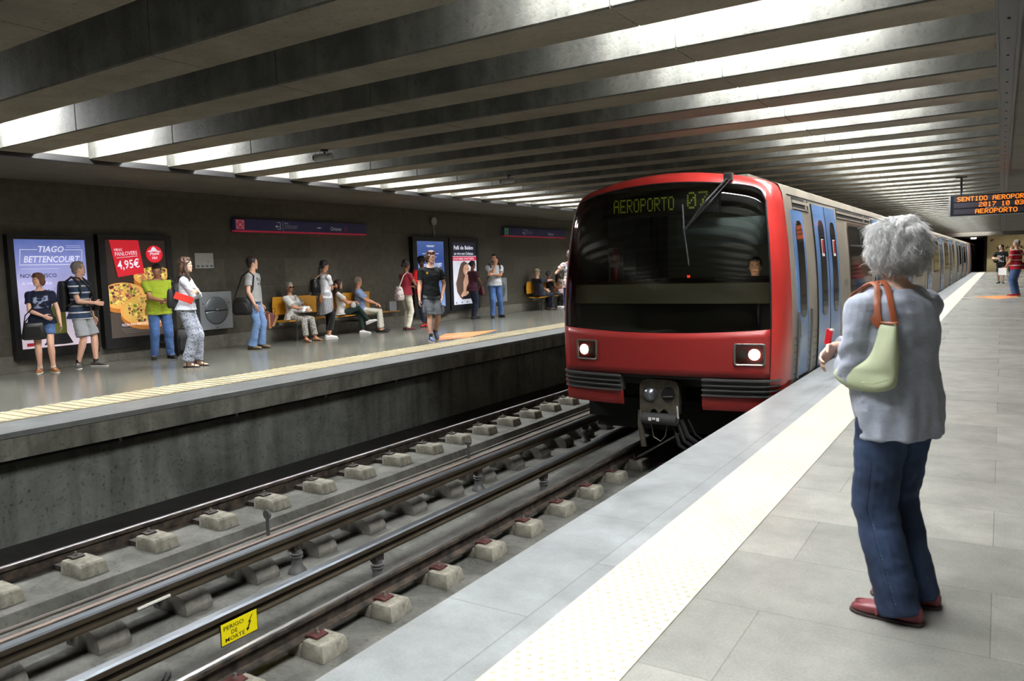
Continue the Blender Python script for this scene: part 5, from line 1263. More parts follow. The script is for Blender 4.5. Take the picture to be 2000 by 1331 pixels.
# C lime
C_l = person(loc=(-12.42, 8.22), yaw=-112, H=1.68, w=1.12, belly=.04, skin='tan', head=(-12, 28), lean=5, top=(cloth('lime_tee', (186, 206, 62)), 'tee', .62, -.11, .02), bottom=(mjm, 'straight', 1.), shoes=(m_rub, 'loafer'), hair='short', hairm=hbk, RH=(-.02, .33, 1.06), LH=(-.06, .35, 1.05), RE=(1, -.6, -.5), LE=(-1, -.6, -.5), RN=(-.2, -.3, .9), LN=(.2, -.3, .9), RF=(.13, 0, 0, -15), LF=(-.14, .02, 0, 15), label='man in lime green t-shirt and jeans looking down at his phone by the pizza poster')
t, CB = carried(C_l, 'phone', (-.04, .42, 1.1), 'dark mobile phone in the hands of the man in lime green', 'phone'); b = CB(); b.box(-.08, .0, .38, .46, 1.095, 1.105); b.build('phone_body', m_black, t, bevel=.002)
t, CB = carried(C_l, 'backpack', (-.25, .1, .95), 'black backpack hanging from the left shoulder of the man in lime green')
b = CB(); soft_box(b, (-.29, .10, .93), .2, .24, .46, taper=.8); b.build('pack_body', mblk, t, smooth=True); strap(C_l, [(-.27, .1, 1.36), (-.19, .04, 1.5), (-.2, -.1, 1.4), (-.28, -.05, 1.1)], .018, mblk, 'shoulder_strap', t, CB)
t = empty('suitcase', (-12.45, 8.72, 0), R(-105), 'black wheeled bag standing on the floor behind the woman in white blouse', 'bag')
b = B(); soft_box(b, (0, 0, .035), .4, .24, .46, taper=.94, e=4); b.build('case_body', mblk, t, smooth=True)
b = B(); b.box(-.15, .15, .1, .135, .1, .36); b.build('case_pocket', mblk, t, bevel=.02); b = B(); b.tube([(-.06, 0, .48), (-.06, 0, .54), (.06, 0, .54), (.06, 0, .48)], .01, 6); b.build('handle', m_rub, t)
for q in (-.14, .14): b = B(); b.cyl((q-.015, -.05, .03), .03, .03, 12, 'x'); b.build('wheel', m_rub, t)
# D white blouse
D = person(loc=(-10.81, 7.63), yaw=-48, H=1.73, w=.94, fem=True, skin='pale', head=(14, 0), top=(cloth('white_blouse', (222, 228, 238)), 'shirt', 1.75, -.02, .02), bottom=(printed('patterned_trousers', (92, 98, 118), (168, 174, 186), 34, .34, vor=True, soft=.12), 'wide', .97), highw=True, shoes=(m_rub, 'sandal'), hair='wavy', hairm=hb_, glasses='clear', collar=True,
    RH=(-.15, .17, 1.15), LH=(.13, .21, 1.19), RE=(1, .3, -1), LE=(-1, .3, -1), RD=(-1, -.15, .1), LD=(1, -.2, .1), RN=(0, -1, 0), LN=(0, -1, 0), RF=(.08, -.02, 0, -10), LF=(-.09, .08, 0, -6), label='tall woman with curly brown hair in white blouse and patterned trousers, arms folded')
t, CB = carried(D, 'folder', (.16, .02, 1.05), 'red folder held under the arm of the woman in white blouse', 'folder')
b = CB(); b.M = b.M @ Matrix.Translation((.23, .03, 1.10)) @ Matrix.Rotation(R(-22), 4, 'X') @ Matrix.Rotation(R(6), 4, 'Z'); b.box(-.012, .012, -.15, .13, -.05, .055); b.build('cover', mat('red_card', (226, 58, 46), .5), t, bevel=.003)
t, CB = carried(D, 'shoulder_bag', (.2, -.15, .98), 'black bag behind the hip of the woman in white blouse')
b = CB(); soft_box(b, (.05, -.2, .95), .26, .12, .3); b.build('bag_body', mblk, t, smooth=True); strap(D, [(.12, -.18, 1.24), (.12, -.08, 1.45), (.12, .03, 1.46), (.1, .1, 1.36)], .012, mblk, par=t, CB=CB)
# E grey tee
E_ = person(loc=(-12.14, 10.02), yaw=-62, H=1.77, w=1.02, belly=.015, skin='light', head=(38, 0), top=(printed('grey_tee', (166, 168, 166), (60, 56, 70), 16, .54, region=(-.11, .07, 1.2, 1.36)), 'tee', .62, -.03, .012), bottom=(mjl, 'boot', 1.), shoes=(mat('khaki_shoe', (126, 108, 78), .6), 'loafer'), hair='short', hairm=hdb,
    RH=(.20, .10, .86), RE=(1, -.6, 0), LH=(-.26, .05, .80), RF=(.13, -.02, 0, -12), LF=(-.13, .06, 0, -20), label='dark haired man in light grey t-shirt and jeans carrying two maroon paper bags')
b = B(); b.M = E_['Sc']; b.loft([ringp(E_['pel']+E_['up']*t_, V((1, 0, 0)), V((0, 1, 0)), .181, .132, 24) for t_ in (-.005, .035)], caps=(False, False)); b.build('belt', m_rub, E_['root'], smooth=True)
t, CB = carried(E_, 'shoulder_bag', (.2, -.1, .7), 'black laptop bag hanging at the hip of the man in light grey t-shirt')
b = CB(); soft_box(b, (.235, -.12, .66), .12, .36, .33, taper=.92); b.build('bag_body', mblk, t, smooth=True)
b = CB(); soft_box(b, (.295, -.12, .69), .05, .28, .2, taper=.92); b.build('bag_pocket', mblk, t, smooth=True)
strap(E_, [(.23, .02, .97), (.2, .09, 1.15), (.15, .1, 1.38), (.135, 0, 1.475), (.14, -.13, 1.38), (.2, -.22, 1.1), (.235, -.26, .97)], .016, mblk, par=t, CB=CB)
mp_ = mat('maroon_paper', (112, 66, 68), .6); mkr = mat('kraft_edge', (196, 150, 84), .6)
for i, (px_, py_, rz_, lab) in enumerate(((-.27, .07, 10, 'upright maroon paper bag held by the man in light grey t-shirt'), (-.31, .24, -25, 'tilted maroon paper bag with yellow edge held by the man in light grey t-shirt'))):
    t, CB = carried(E_, 'paper_bag', (px_, py_, .4), lab)
    b = CB(); b.M = b.M @ Matrix.Translation((px_, py_, .66)) @ Matrix.Rotation(R(-24 if i else 0), 4, 'X'); w2, h2 = (.13, .30) if i == 0 else (.11, .24)
    b.loft([[(x, y, z) for x, y in ((-.05, -w2), (.05, -w2), (.05, w2), (-.05, w2))] for z in (-h2, -.02)]); o = b.build('bag_body', mp_, t)
    b = CB(); b.M = b.M @ Matrix.Translation((px_, py_, .66)) @ Matrix.Rotation(R(-24 if i else 0), 4, 'X')
    for y in (-w2, w2): b.box(-.052, .052, y-.006, y+.006, -h2, -.02)
    b.build('side_edge', mkr, t)
    b = CB(); b.M = b.M @ Matrix.Translation((px_, py_, .66)) @ Matrix.Rotation(R(-24 if i else 0), 4, 'X'); b.tube([(0, -.05, -.03), (0, -.03, .07), (0, .0, .1), (0, .03, .07), (0, .05, -.03)], .005, 5); b.build('handle', m_rub, t)
# seated helper values
SIT = dict(pelz=.545, sit=True, bench=True)
def seated(yaw, x, y, **k):
    d = dict(pelz=.55, lean=-6, LF=(-.11, .44, 0, 6), RF=(.11, .44, 0, -6), LK=(0, .5, 1), RK=(0, .5, 1)); d.update(k); return person(loc=(x, y), yaw=yaw, sit=True, **d)
Fp = seated(-82, -12.62, 11.42, H=1.60, w=1.04, fem=True, skin='tan', head=(-14, 0), glasses='sun', top=(cloth('white_top', (222, 222, 214)), 'loose', .85, -.06, .02), bottom=(printed('mottled_trousers', (186, 182, 172), (120, 118, 112), 40, .52), 'straight', .93), shoes=(mat('brown_sandal', (72, 50, 36), .6), 'sandal'), hair='short', hairm=hgr,
    RH=(.03, .36, .74), LH=(-.05, .38, .74), RE=(1, -.5, -.3), LE=(-1, -.5, -.3), RN=(0, -.2, -1), LN=(0, -.2, -1), RF=(.16, .47, 0, -10), LF=(-.14, .5, 0, 12), label='seated elderly woman in sunglasses and red necklace with a white bag on her lap')
b = B(); b.M = Fp['Sc']; c0 = Fp['neck']; b.tube([c0+V((.075*math.cos(a), .055+.085*math.sin(a)*1., -.035-.10*max(0, math.sin(a)))) for a in [2*PI*i/20 for i in range(21)]], .009, 6); b.build('necklace', mat('red_beads', (170, 30, 40), .35), Fp['root'])
t, CB = carried(Fp, 'plastic_bag', (-.05, .3, .62), 'white plastic bag with green letters on the lap of the seated elderly woman')
b = CB(); soft_box(b, (-.06, .3, .655), .34, .22, .15, taper=.7); b.build('bag_body', printed('bag_print', (222, 224, 226), (50, 96, 84), 22, .58), t, smooth=True)
Hh = seated(-50, -12.62, 12.86, H=1.62, w=.95, fem=True, skin='tan', head=(22, 0), top=(cloth('white_tee_seated', (220, 218, 212)), 'tee', .55, -.05), bottom=(cloth('dark_green_trousers', (28, 48, 44)), 'slim', .96), shoes=(mat('white_leather', (224, 224, 224), .45), 'sneaker', msole), hair='long', hairm=hdb,
    RH=(.02, .30, .80), LH=(-.08, .32, .78), RE=(1, -.4, -.3), LE=(-1, -.4, -.3), RN=(0, -.2, -1), LN=(0, -.2, -1), LF=(-.05, .48, 0, 6), RF=(-.10, .62, .24, 10, -20), RK=(.3, .5, 1), label='seated young woman with long dark hair, dark green trousers and crossed legs')
t, CB = carried(Hh, 'handbag', (.02, .3, .64), 'pale silver handbag on the lap of the seated long haired woman'); b = CB(); soft_box(b, (.0, .28, .66), .28, .14, .15, taper=.8); b.build('bag_body', mat('silver_leather', (186, 182, 176), .4), t, smooth=True)
I_ = seated(-52, -12.62, 13.5, H=1.68, skin='tan', head=(24, 0), glasses='clear', top=(striped('blue_check_shirt', (142, 160, 192), (98, 120, 166), .03, .3, cross=0), 'loose', .72, -.06, .015), bottom=(cloth('beige_trousers', (198, 194, 180)), 'straight', .97), shoes=(m_rub, 'loafer'), hair='short', hairm=hsg, collar=True,
    RH=(.0, .33, .71), LH=(-.06, .35, .69), RE=(1, -.5, -.3), LE=(-1, -.5, -.3), RN=(0, -.2, -1), LN=(0, -.2, -1), LF=(-.17, .46, 0, 10), RF=(.15, .44, 0, -8), label='seated older man in pale blue checked shirt and beige trousers')
# G
G = person(loc=(-12.2, 11.95), yaw=-14, H=1.69, w=.98, fem=True, skin='tan', head=(4, 0), top=(cloth('white_tee', (226, 226, 228)), 'tee', .6, -.02, .02), bottom=(cloth('black_leggings', (22, 22, 24)), 'crop', .86), shoes=(mat('white_leather', (224, 224, 224), .45), 'sneaker', msole), hair='braid', hairm=hbk,
    RH=(-.15, .16, 1.12), LH=(.13, .20, 1.16), RE=(1, .3, -1), LE=(-1, .3, -1), RD=(-1, -.15, .1), LD=(1, -.2, .1), RN=(0, -1, 0), LN=(0, -1, 0), RF=(.10, 0, 0, -8), LF=(-.10, .10, 0, -14), label='woman in white t-shirt with a striped shirt tied round her waist')
b = B(); b.M = G['Sc']
rs_ = []
for z, a, b_ in ((1.04, .165, .13), (.98, .19, .15), (.88, .205, .165), (.76, .215, .17), (.66, .22, .165), (.60, .215, .15)): rs_.append([tuple(V((a*math.cos(t_)*(1+.035*math.sin(7*t_)*(1.04-z)*2), -.01+b_*math.sin(t_)*(1+.05*math.sin(9*t_+1)*(1.04-z)*2), z+(.06*math.sin(t_) if z < .7 else 0)))) for t_ in [2*PI*i/104 for i in range(104)]])
b.loft(rs_, caps=(False, False)); b.loft([ringp(V((-.02, .17, z)), V((1, 0, 0)), V((0, 1, 0)), a, .03, 24, 2) for z, a in ((1.02, .03), (.95, .045), (.8, .06), (.6, .065), (.5, .03))])
b.m = [(1 if (k % 104 if k < 520 else k) % 2 else 0) for k in range(len(b.f))]
o = b.build('tied_shirt', [cloth('pale_stripe', (206, 208, 210)), cloth('navy_stripe', (52, 56, 70))], G['root'], smooth=2)
t, CB = carried(G, 'backpack', (.1, -.3, 1.0), 'shiny black backpack with brown straps hanging from the woman with the braid')
b = CB(); soft_box(b, (.12, -.30, .98), .24, .22, .36, taper=.8); b.build('pack_body', mat('shiny_black', (20, 20, 22), .2), t, smooth=True)
b = CB(); soft_box(b, (.16, -.2, .82), .1, .1, .2); b.build('brown_pouch', mat('brown_leather', (120, 78, 44), .45), t, smooth=True)
strap(G, [(.12, -.28, 1.34), (.12, -.1, 1.46), (.13, -.0, 1.47), (.15, .06, 1.38)], .014, mat('brown_strap', (104, 68, 52), .5), par=t, CB=CB)
# K, L
K = person(loc=(-11.99, 14.36), yaw=-12, H=1.66, w=1.05, fem=True, skin='brown', head=(2, 14), lean=4, top=(cloth('maroon_tee', (132, 28, 44)), 'tee', .42, -.05, .01), bottom=(cloth('cream_trousers', (226, 220, 200)), 'slim', 1.), shoes=(mat('maroon_flat', (90, 20, 34), .5), 'flat'), hair='puff', hairm=hbk,
    RH=(.10, .30, 1.06), LH=(-.08, .30, 1.08), RE=(1, -.4, -.5), LE=(-1, -.4, -.5), RF=(.09, -.02, 0, -12), LF=(-.09, .05, 0, -25), label='woman in maroon t-shirt and tight cream trousers with a pale shoulder bag')
t, CB = carried(K, 'shoulder_bag', (.1, -.27, .8), 'pale patterned bucket bag on a rope strap behind the woman in cream trousers')
b = CB(); soft_box(b, (.08, -.26, .76), .24, .2, .34, taper=.6); b.build('bag_body', printed('bucket_bag', (206, 202, 196), (150, 96, 110), 26, .56), t, smooth=True); strap(K, [(.08, -.24, 1.1), (.11, -.12, 1.38), (.13, .0, 1.46), (.14, .05, 1.38)], .012, mat('cream_rope', (206, 196, 172), .7), par=t, CB=CB)
L_ = person(loc=(-12.25, 15.34), yaw=-150, H=1.74, fem=True, skin='dark', head=(8, 24), lean=3, top=(cloth('red_shirt', (206, 28, 34)), 'loose', 1.6, -.10, .015), bottom=(mjd, 'slim', .93), shoes=(mat('red_flat', (190, 30, 44), .5), 'flat'), hair='afro', hairm=hbk, collar=True,
    RH=(-.05, .30, 1.06), LH=(-.12, .30, 1.08), RE=(1, -.4, -.5), LE=(-1, -.4, -.5), RN=(-.2, -.3, .9), LN=(.2, -.3, .9), RF=(-.01, .06, 0, -10), LF=(-.05, -.04, 0, 12), label='tall curly haired woman in bright red shirt and dark jeans looking at a phone')
t, CB = carried(L_, 'phone', (-.08, .38, 1.1), 'white mobile phone in the hands of the woman in bright red', 'phone'); b = CB(); b.box(-.16, -.02, .36, .43, 1.11, 1.12); b.build('phone_body', m_wh, t, bevel=.002)
# M walking man
M_ = person(loc=(-9.66, 12.36), yaw=-128, H=1.80, hemw=1.2, skin='light', head=(30, 0), lean=3, top=(printed('black_tee', (22, 24, 27), (210, 180, 40), 1, 2, region=(.08, .12, 1.32, 1.34)), 'tee', .62, -.10, .012), bottom=(cloth('grey_cargo_shorts', (88, 92, 98), var=.12, vscale=6), 'shorts', .49), shoes=(mat('blue_trainer', (70, 92, 132), .6), 'sneaker', msole), sock=m_rub, hair='messy', hairm=hb_, glasses='clear', wr=1.2,
    RH=(.26, .10, .80), LH=(-.20, .06, .86), LE=(-1, -.7, 0), RF=(.09, .22, 0, 0), LF=(-.10, -.16, .09, 4, 34), pelz=.92, label='walking man in black t-shirt, grey cargo shorts and blue trainers')
b = B(); b.M = M_['Sc']; 
for q, kk in ((-1, M_['kL']), (1, M_['kR'])): b = B(); b.M = M_['Sc']; c_ = kk+V((q*.10, 0, .14)); b.box(c_.x-.018, c_.x+.018, c_.y-.07, c_.y+.07, c_.z-.08, c_.z+.07); b.build('cargo_pocket', cloth('grey_cargo_shorts', (88, 92, 98)), M_['root'], bevel=.012)
b = B(); b.M = M_['Sc']; c_ = M_['pel']+M_['up']*.40; b.box(.075, .11, .118, .128, c_.z-.02, c_.z+.02); b.build('yellow_badge', mat('yellow_badge', (230, 190, 30), .5), M_['root'])
b = B(); b.M = M_['Sc']; hc = M_['Hc']; nn_ = M_['neck']; b.tube([nn_+V((.07*math.cos(a), .03+.07*math.sin(a), -.01-.02*math.sin(a))) for a in [PI*2*i/16 for i in range(17)]], .005, 6); b.build('earphone_cord', m_wh, M_['root'])
# N, O
N_ = person(loc=(-12.66, 18.1), yaw=-22, H=1.64, w=1.02, fem=True, skin='brown', head=(6, 0), top=(cloth('plum_tee', (66, 24, 40)), 'loose', .55, -.09), bottom=(mjd, 'straight', .98), shoes=(mat('navy_flat', (30, 34, 54), .5), 'flat'), hair='bun', hairm=hbk,
    LH=(-.04, .20, 1.34), RH=(.08, .28, 1.06), LE=(-1, .2, -1), RE=(1, -.4, -.5), RF=(.07, -.02, 0, -10), LF=(-.08, .06, 0, -20), label='woman in plum t-shirt and dark jeans with hair in a bun, before the singer poster')
t, CB = carried(N_, 'handbag', (.2, .2, .75), 'maroon handbag hanging from the arm of the woman in plum t-shirt'); b = CB(); soft_box(b, (.12, .25, .70), .28, .14, .26, taper=.7); b.build('bag_body', mat('maroon_leather', (84, 34, 44), .4), t, smooth=True); strap(N_, [(.02, .25, .94), (.08, .24, 1.06), (.18, .22, 1.06), (.22, .25, .94)], .009, mat('maroon_leather', (84, 34, 44), .4), 'handle', t, CB)
O_ = person(loc=(-12.25, 18.62), yaw=-128, H=1.82, w=1.05, belly=.02, skin='tan', head=(-24, 6), top=(cloth('white_grey_tee', (206, 210, 212)), 'tee', .62, -.05, .015), bottom=(mjm, 'straight', 1.), shoes=(m_rub, 'sneaker', m_rub), hair='short', hairm=hbk, beard=mat('stubble', (70, 56, 50), .9),
    RH=(.04, .24, 1.44), RE=(.3, .3, -1), RD=(-.3, .05, 1), RN=(-.2, -1, 0), LH=(.12, .26, 1.18), LE=(-1, .2, -.8), LN=(0, -1, 0), RF=(.12, .10, 0, -10), LF=(-.18, -.08, 0, 14), label='tall man in white t-shirt and blue jeans with a hand at his chin')
t, CB = carried(O_, 'backpack', (0, -.22, 1.0), 'black backpack on the tall man in white t-shirt'); b = CB(); soft_box(b, (-.04, -.2, .98), .30, .16, .42, taper=.8); b.build('pack_body', mblk, t, smooth=True)
for q in (-1, 1): strap(O_, [(q*.11, -.14, 1.4), (q*.13, -.02, 1.49), (q*.135, .12, 1.4), (q*.15, .13, 1.2), (q*.19, -.02, 1.08), (q*.14, -.14, 1.05)], .016, mblk, 'shoulder_strap', t, CB)
# P, Q, R seated on the further bench
Pm = seated(-24, -12.62, 21.75, H=1.74, w=1.08, belly=.04, skin='light', head=(8, 0), hair=None, browm=hgr, hairm=hgr, beard=mat('white_beard', (206, 202, 196), .8), glasses='clear', top=(cloth('navy_shirt', (34, 36, 48)), 'loose', .8, -.06, .02), bottom=(cloth('dark_trousers', (26, 30, 42)), 'straight', .98), shoes=(mat('brown_shoe', (58, 42, 34), .5), 'loafer'),
    RH=(.08, .50, .98), LH=(-.12, .40, .66), RE=(1, -.3, -.6), LE=(-1, -.5, -.3), RD=(-.4, .8, -.2), RN=(0, 0, -1), label='seated bearded man in beige cap and navy shirt leaning a hand on a cane')
b = B(); b.M = Pm['Sc'] @ Pm['HM']; b.ball((0, -.01, .055), (.086, .104, .078), 20, 10); cpp = b.build('cap', mat('beige_cap', (160, 150, 124), .8), Pm['root'], smooth=True)
b = B(); b.M = Pm['Sc'] @ Pm['HM']; b.loft([[(x*k_, y, z-.25*x*x*6) for x, z in ((-.07, .052), (-.035, .06), (0, .063), (.035, .06), (.07, .052), (.07, .048), (0, .058), (-.07, .048))] for y, k_ in ((.07, 1), (.12, .98), (.15, .8), (.165, .45))]); b.build('cap_peak', mat('beige_cap', (160, 150, 124), .8), cpp, smooth=True)
t, CB = carried(Pm, 'cane', (.0, .6, 0), 'black walking cane of the seated man in cap', 'cane'); b = CB(); b.tube([(.03, .62, .0), (.03, .60, .5), (.04, .58, .93), (.05, .52, .965), (.06, .46, .95)], .011, 8); b.build('shaft', m_black, t, smooth=True)
Q_ = seated(-28, -12.62, 22.5, H=1.62, fem=True, skin='brown', head=(10, 4), top=(cloth('black_top', (22, 20, 22)), 'tee', .5, -.06), bottom=(cloth('black_trousers', (24, 23, 26)), 'slim', .95), shoes=(mat('white_leather', (224, 224, 224), .45), 'sneaker', msole), hair='bun', hairm=hbk, RH=(.05, .38, .78), LH=(-.05, .36, .76), label='seated woman in black with hair in a bun beside the man in cap')
t, CB = carried(Q_, 'paper_packet', (0, .36, .7), 'pale pink packet on the lap of the seated woman in black', 'packet'); b = CB(); b.box(-.12, .1, .3, .46, .655, .70); b.build('packet_body', mat('pale_pink_paper', (214, 184, 198), .7), t, bevel=.006)
R_ = seated(-28, -12.62, 23.2, H=1.62, fem=True, skin='tan', head=(8, 0), top=(cloth('pale_pink_jacket', (196, 180, 176)), 'loose', 1.9, -.06), bottom=(mjd, 'straight', .97), shoes=(mat('white_leather', (224, 224, 224), .45), 'sneaker', msole), hair='long', hairm=hbk, RH=(.05, .38, .76), LH=(-.05, .36, .74), label='seated dark haired woman in pale jacket, last on the further bench')
S_ = person(loc=(-9.75, 18.5), yaw=28, H=1.84, w=1.05, fem=True, skin='light', head=(-10, 0), top=(printed('floral_blouse', (216, 212, 196), (48, 62, 120), 17, .56, c3=(176, 92, 60)), 'loose', .5, -.14, .02), bottom=(cloth('royal_blue_trousers', (34, 50, 104)), 'straight', .86), shoes=(mat('brown_sandal', (92, 60, 40), .6), 'sandal'), hair='short', hairm=mat('hair_mixed_grey', (96, 84, 80), .7), LH=(-.3, .2, 1.25), LE=(-1, 0, -1), label='woman in floral blouse and blue trousers half hidden by the train edge')
# ---- right platform, far away
X_m = person(loc=(-.02, 43.5), yaw=165, H=1.84, skin='light', head=(-55, 0), top=(printed('black_print_tee', (20, 20, 22), (190, 190, 194), 9, .55, region=(-.14, .14, 1.0, 1.32)), 'tee', .6, -.11, .012), bottom=(cloth('black_shorts', (22, 22, 24)), 'shorts', .45), shoes=(m_rub, 'sneaker', m_rub), hair='short', hairm=hbk, glasses='clear', RH=(.12, .22, 1.12), RE=(1, -.3, -.6), LF=(-.14, .12, 0, 12), RF=(.1, -.1, 0, -8), label='young man in black t-shirt and black shorts far along the near platform')
Y_m = person(loc=(.42, 30.6), yaw=62, H=1.86, w=1.12, belly=.06, skin='tan', head=(-14, 0), top=(striped('red_stripe_tee', (166, 32, 48), (206, 200, 200), .17, .16, phase=.1), 'loose', .7, -.10, .02), bottom=(mjm, 'straight', 1.), shoes=(mat('red_flat', (190, 30, 44), .5), 'sneaker', msole), hair='short', hairm=hsg, RH=(.2, .12, .82), LH=(-.22, .22, .9), label='man in red shirt with white stripes and jeans holding a white paper')
t, CB = carried(Y_m, 'paper_sheet', (-.2, .3, .8), 'white paper held by the man in red striped shirt', 'paper'); b = CB(); b.box(-.235, -.225, .17, .42, .66, .88); b.build('sheet', m_wh, t)
t, CB = carried(Y_m, 'shoulder_bag', (.2, -.1, .9), 'small olive bag at the side of the man in red striped shirt'); b = CB(); soft_box(b, (.2, -.16, .84), .1, .26, .2); b.build('bag_body', mat('olive_fabric', (90, 88, 52), .8), t, smooth=True); strap(Y_m, [(.2, -.04, 1.02), (.1, .16, 1.2), (-.1, .1, 1.46), (-.12, -.05, 1.47), (.05, -.18, 1.25), (.2, -.24, 1.02)], .01, mat('olive_strap', (130, 120, 80), .8), par=t, CB=CB)
Z_w = person(loc=(.50, 54), yaw=80, H=1.8, w=.85, fem=True, skin='pale', head=(0, 0), top=(cloth('black_top', (22, 20, 22)), 'tee', .3, -.1), bottom=(cloth('black_trousers', (24, 23, 26)), 'slim', 1.), shoes=(m_rub, 'flat'), hair='short', hairm=mat('hair_blonde', (150, 118, 84), .6), label='slim person in black partly hidden behind the man in red striped shirt')
# ---- the driver, seated in the cab
Dv = person(loc=(-2.62, 9.98, .16), yaw=180, H=1.74, skin='tan', head=(10, 4), pelz=.5, lean=4, LF=(-.1, .4, -.1, 0), RF=(.1, .4, -.1, 0), LK=(0, .5, 1), RK=(0, .5, 1), top=(cloth('driver_white_shirt', (206, 206, 206)), 'shirt', .7, -.06), collar=True, bottom=(cloth('dark_trousers', (26, 30, 42)), 'straight', .97), shoes=(m_rub, 'loafer'), hair='short', hairm=hbk, RH=(.14, .36, .95), LH=(-.14, .36, .95), label='train driver in white shirt seated behind the windscreen')
# ------------------------------------------------------------ white-haired woman close to the camera
from mathutils.bvhtree import BVHTree
hero_yaw = 60
m_card = mat('heather_grey_knit', (162, 169, 184), .9, bump=.35, bscale=260, var=.06, vscale=60, spec=.2, sheen=.3, stretch=(1, 1, 1.6), bdist=.004)
m_hj = mat('indigo_denim', (34, 46, 70), .8, bump=.3, bscale=320, var=.22, vscale=5, col2=(46, 61, 88), spec=.25, bdist=.003)
m_loafer = mat('burgundy_leather', (118, 54, 60), .42, bump=.08, bscale=60)
m_hair = mat('white_hair', (252, 252, 250), .8, sheen=.9)
def hfolds(c):
    z = c.z; d = 0
    # soft vertical drapes falling to the hem
    a = math.atan2(c.y-.06, c.x+.01); k = max(0, min(1, (1.02-z)/.25))
    if abs(c.x) < .2: d += .0045*k*math.sin(7*a+6*z)+.0025*k*math.sin(13*a-9*z+1)
    # diagonal pulls from the strap shoulder and creases at the bent left elbow
    d += .004*math.sin(34*z+22*c.x+8*c.y)*max(0, 1-abs(z-1.08)/.16)
    e = (c-V((-.20, .14, .99))).length
    if e < .15: d += .0075*(1-e/.15)*math.sin(75*(z+.55*c.y)+14*c.x)
    return d
TOR_H = [(-.10, .13, .10, 0), (-.05, .165, .122, -.012), (.02, .166, .124, -.010), (.10, .160, .122, -.004), (.17, .156, .120, 0), (.25, .158, .120, .0), (.33, .162, .122, -.002), (.40, .160, .110, -.010), (.455, .146, .086, -.016), (.5, .09, .062, -.014), (.54, .055, .052, -.006)]
W0 = person(tor=TOR_H, slope=True, shh=.425, loc=(-.275, 3.365), yaw=hero_yaw, H=1.575, w=1.08, fem=True, skin='pale', vox=.0052, lean=3, pely=.07, pelx=-.015, twist=-12, belly=.03, head=(-2, 8), face=True,
    top=(m_card, 'loose', 1.93, -.135, .014), topn='cardigan', hemw=.98, folds=hfolds, wr=.85, bottom=(m_hj, 'loosejean', 1.0), hairm=m_hair, hair=None, browm=m_hair,
    LH=(-.04, .33, 1.12), LE=(-.75, -.65, -1), LN=(.2, -.6, -.3), LD=(.8, .35, .1), RH=(-.085, .345, 1.17), RE=(1, -.1, -.6), RD=(-.75, .02, -.5), RN=(.1, -.8, -.2), RC=.75, LC=.7,
    LF=(-.107, -.03, 0, 24), RF=(.107, .03, 0, 22), label='white haired woman in grey cardigan and blue jeans, seen from behind')
wr_ = W0['root']; s_ = W0['s']
_p = m_hair.node_tree.nodes['Principled BSDF']
_p.inputs['Subsurface Weight'].default_value = .7; _p.inputs['Subsurface Scale'].default_value = .03; _p.inputs['Subsurface Radius'].default_value = (1, 1, 1)
# loafers
for F_, yw, lab in ((W0['aL'], 24, 'l'), (W0['aR'], 22, 'r')):
    a = R(yw); fd = V((-math.sin(a), math.cos(a), 0)); fx = V((fd.y, -fd.x, 0)); fu = V((0, 0, 1)); base = F_-fu*.085
    b = B(); b.M = W0['Sc']; rings = []
    for y, w_, h in ((-.088, .014, .045), (-.078, .031, .06), (-.04, .040, .062), (.01, .042, .058), (.05, .044, .056), (.09, .048, .052), (.13, .049, .047), (.165, .042, .04), (.188, .03, .032), (.20, .012, .02)):
        rings.append(ringp(base+fd*y+fu*(.012+h/2), fx, fu, w_, h/2, 20, 3.0))
    b.loft(rings); so = b.build('loafer', m_loafer, wr_, smooth=2)
    b = B(); b.M = W0['Sc']; b.loft([ringp(base+fd*y+fu*.008, fx, fu, w_, .009, 18, 3.4) for y, w_ in ((-.092, .014), (-.082, .034), (-.03, .042), (.04, .045), (.12, .051), (.168, .045), (.195, .03), (.207, .011))]); b.build('sole', mat('dark_rubber_sole', (46, 34, 32), .6), so, smooth=True)
    b = B(); b.M = W0['Sc']; b.tube([base+fd*(.085+.012*math.sin(q))+fx*.047*math.cos(q)+fu*(.022+.047*math.sin(q)) for q in [PI*i/12 for i in range(13)]], .0065, 8); b.build('saddle_strap', m_loafer, so, smooth=True)
    b = B(); b.M = W0['Sc']; b.tube([base+fd*(.10+.085*math.sin(q))+fx*.036*math.cos(q)+fu*.052 for q in [PI*i/14 for i in range(15)]], .0028, 6); b.build('toe_seam', m_loafer, so, smooth=True)
# hair: full rounded curls with loose strands
b = B(); b.M = W0['Sc'] @ W0['HM'] @ Matrix.Translation((.012, -.014, -.004)) @ Matrix.Scale(.885, 4)
b.ball((0, -.015, .035), (.128, .125, .112), 24, 14); b.ball((0, -.065, -.03), (.122, .09, .075), 20, 12)
for q in (-1, 1): b.ball((q*.085, -.01, -.02), (.055, .085, .085), 16, 10); b.ball((q*.07, -.04, -.068), (.05, .06, .045), 12, 8)
b.ball((0, -.07, -.075), (.085, .055, .05), 16, 10); b.ball((0, .06, .085), (.09, .06, .05), 16, 10)
rnd = random.Random(5)
for i in range(70):
    u = rnd.uniform(0, 2*PI); v = rnd.uniform(-.75, 1); cz_ = math.sqrt(1-v*v)
    p = V((.115*cz_*math.cos(u), -.03+.118*cz_*math.sin(u), .005+.118*v))
    if p.y > .05 and p.z < .05: continue
    b.ball(p, (rnd.uniform(.018, .026), rnd.uniform(.018, .026), rnd.uniform(.028, .042)), 10, 6)
hair = remesh(b, 'hair', m_hair, wr_, .005, 1, wr=.0045, freq=48, vfreq=26, seed=3)
tree = BVHTree.FromPolygons([v.co for v in hair.data.vertices], [p.vertices for p in hair.data.polygons])
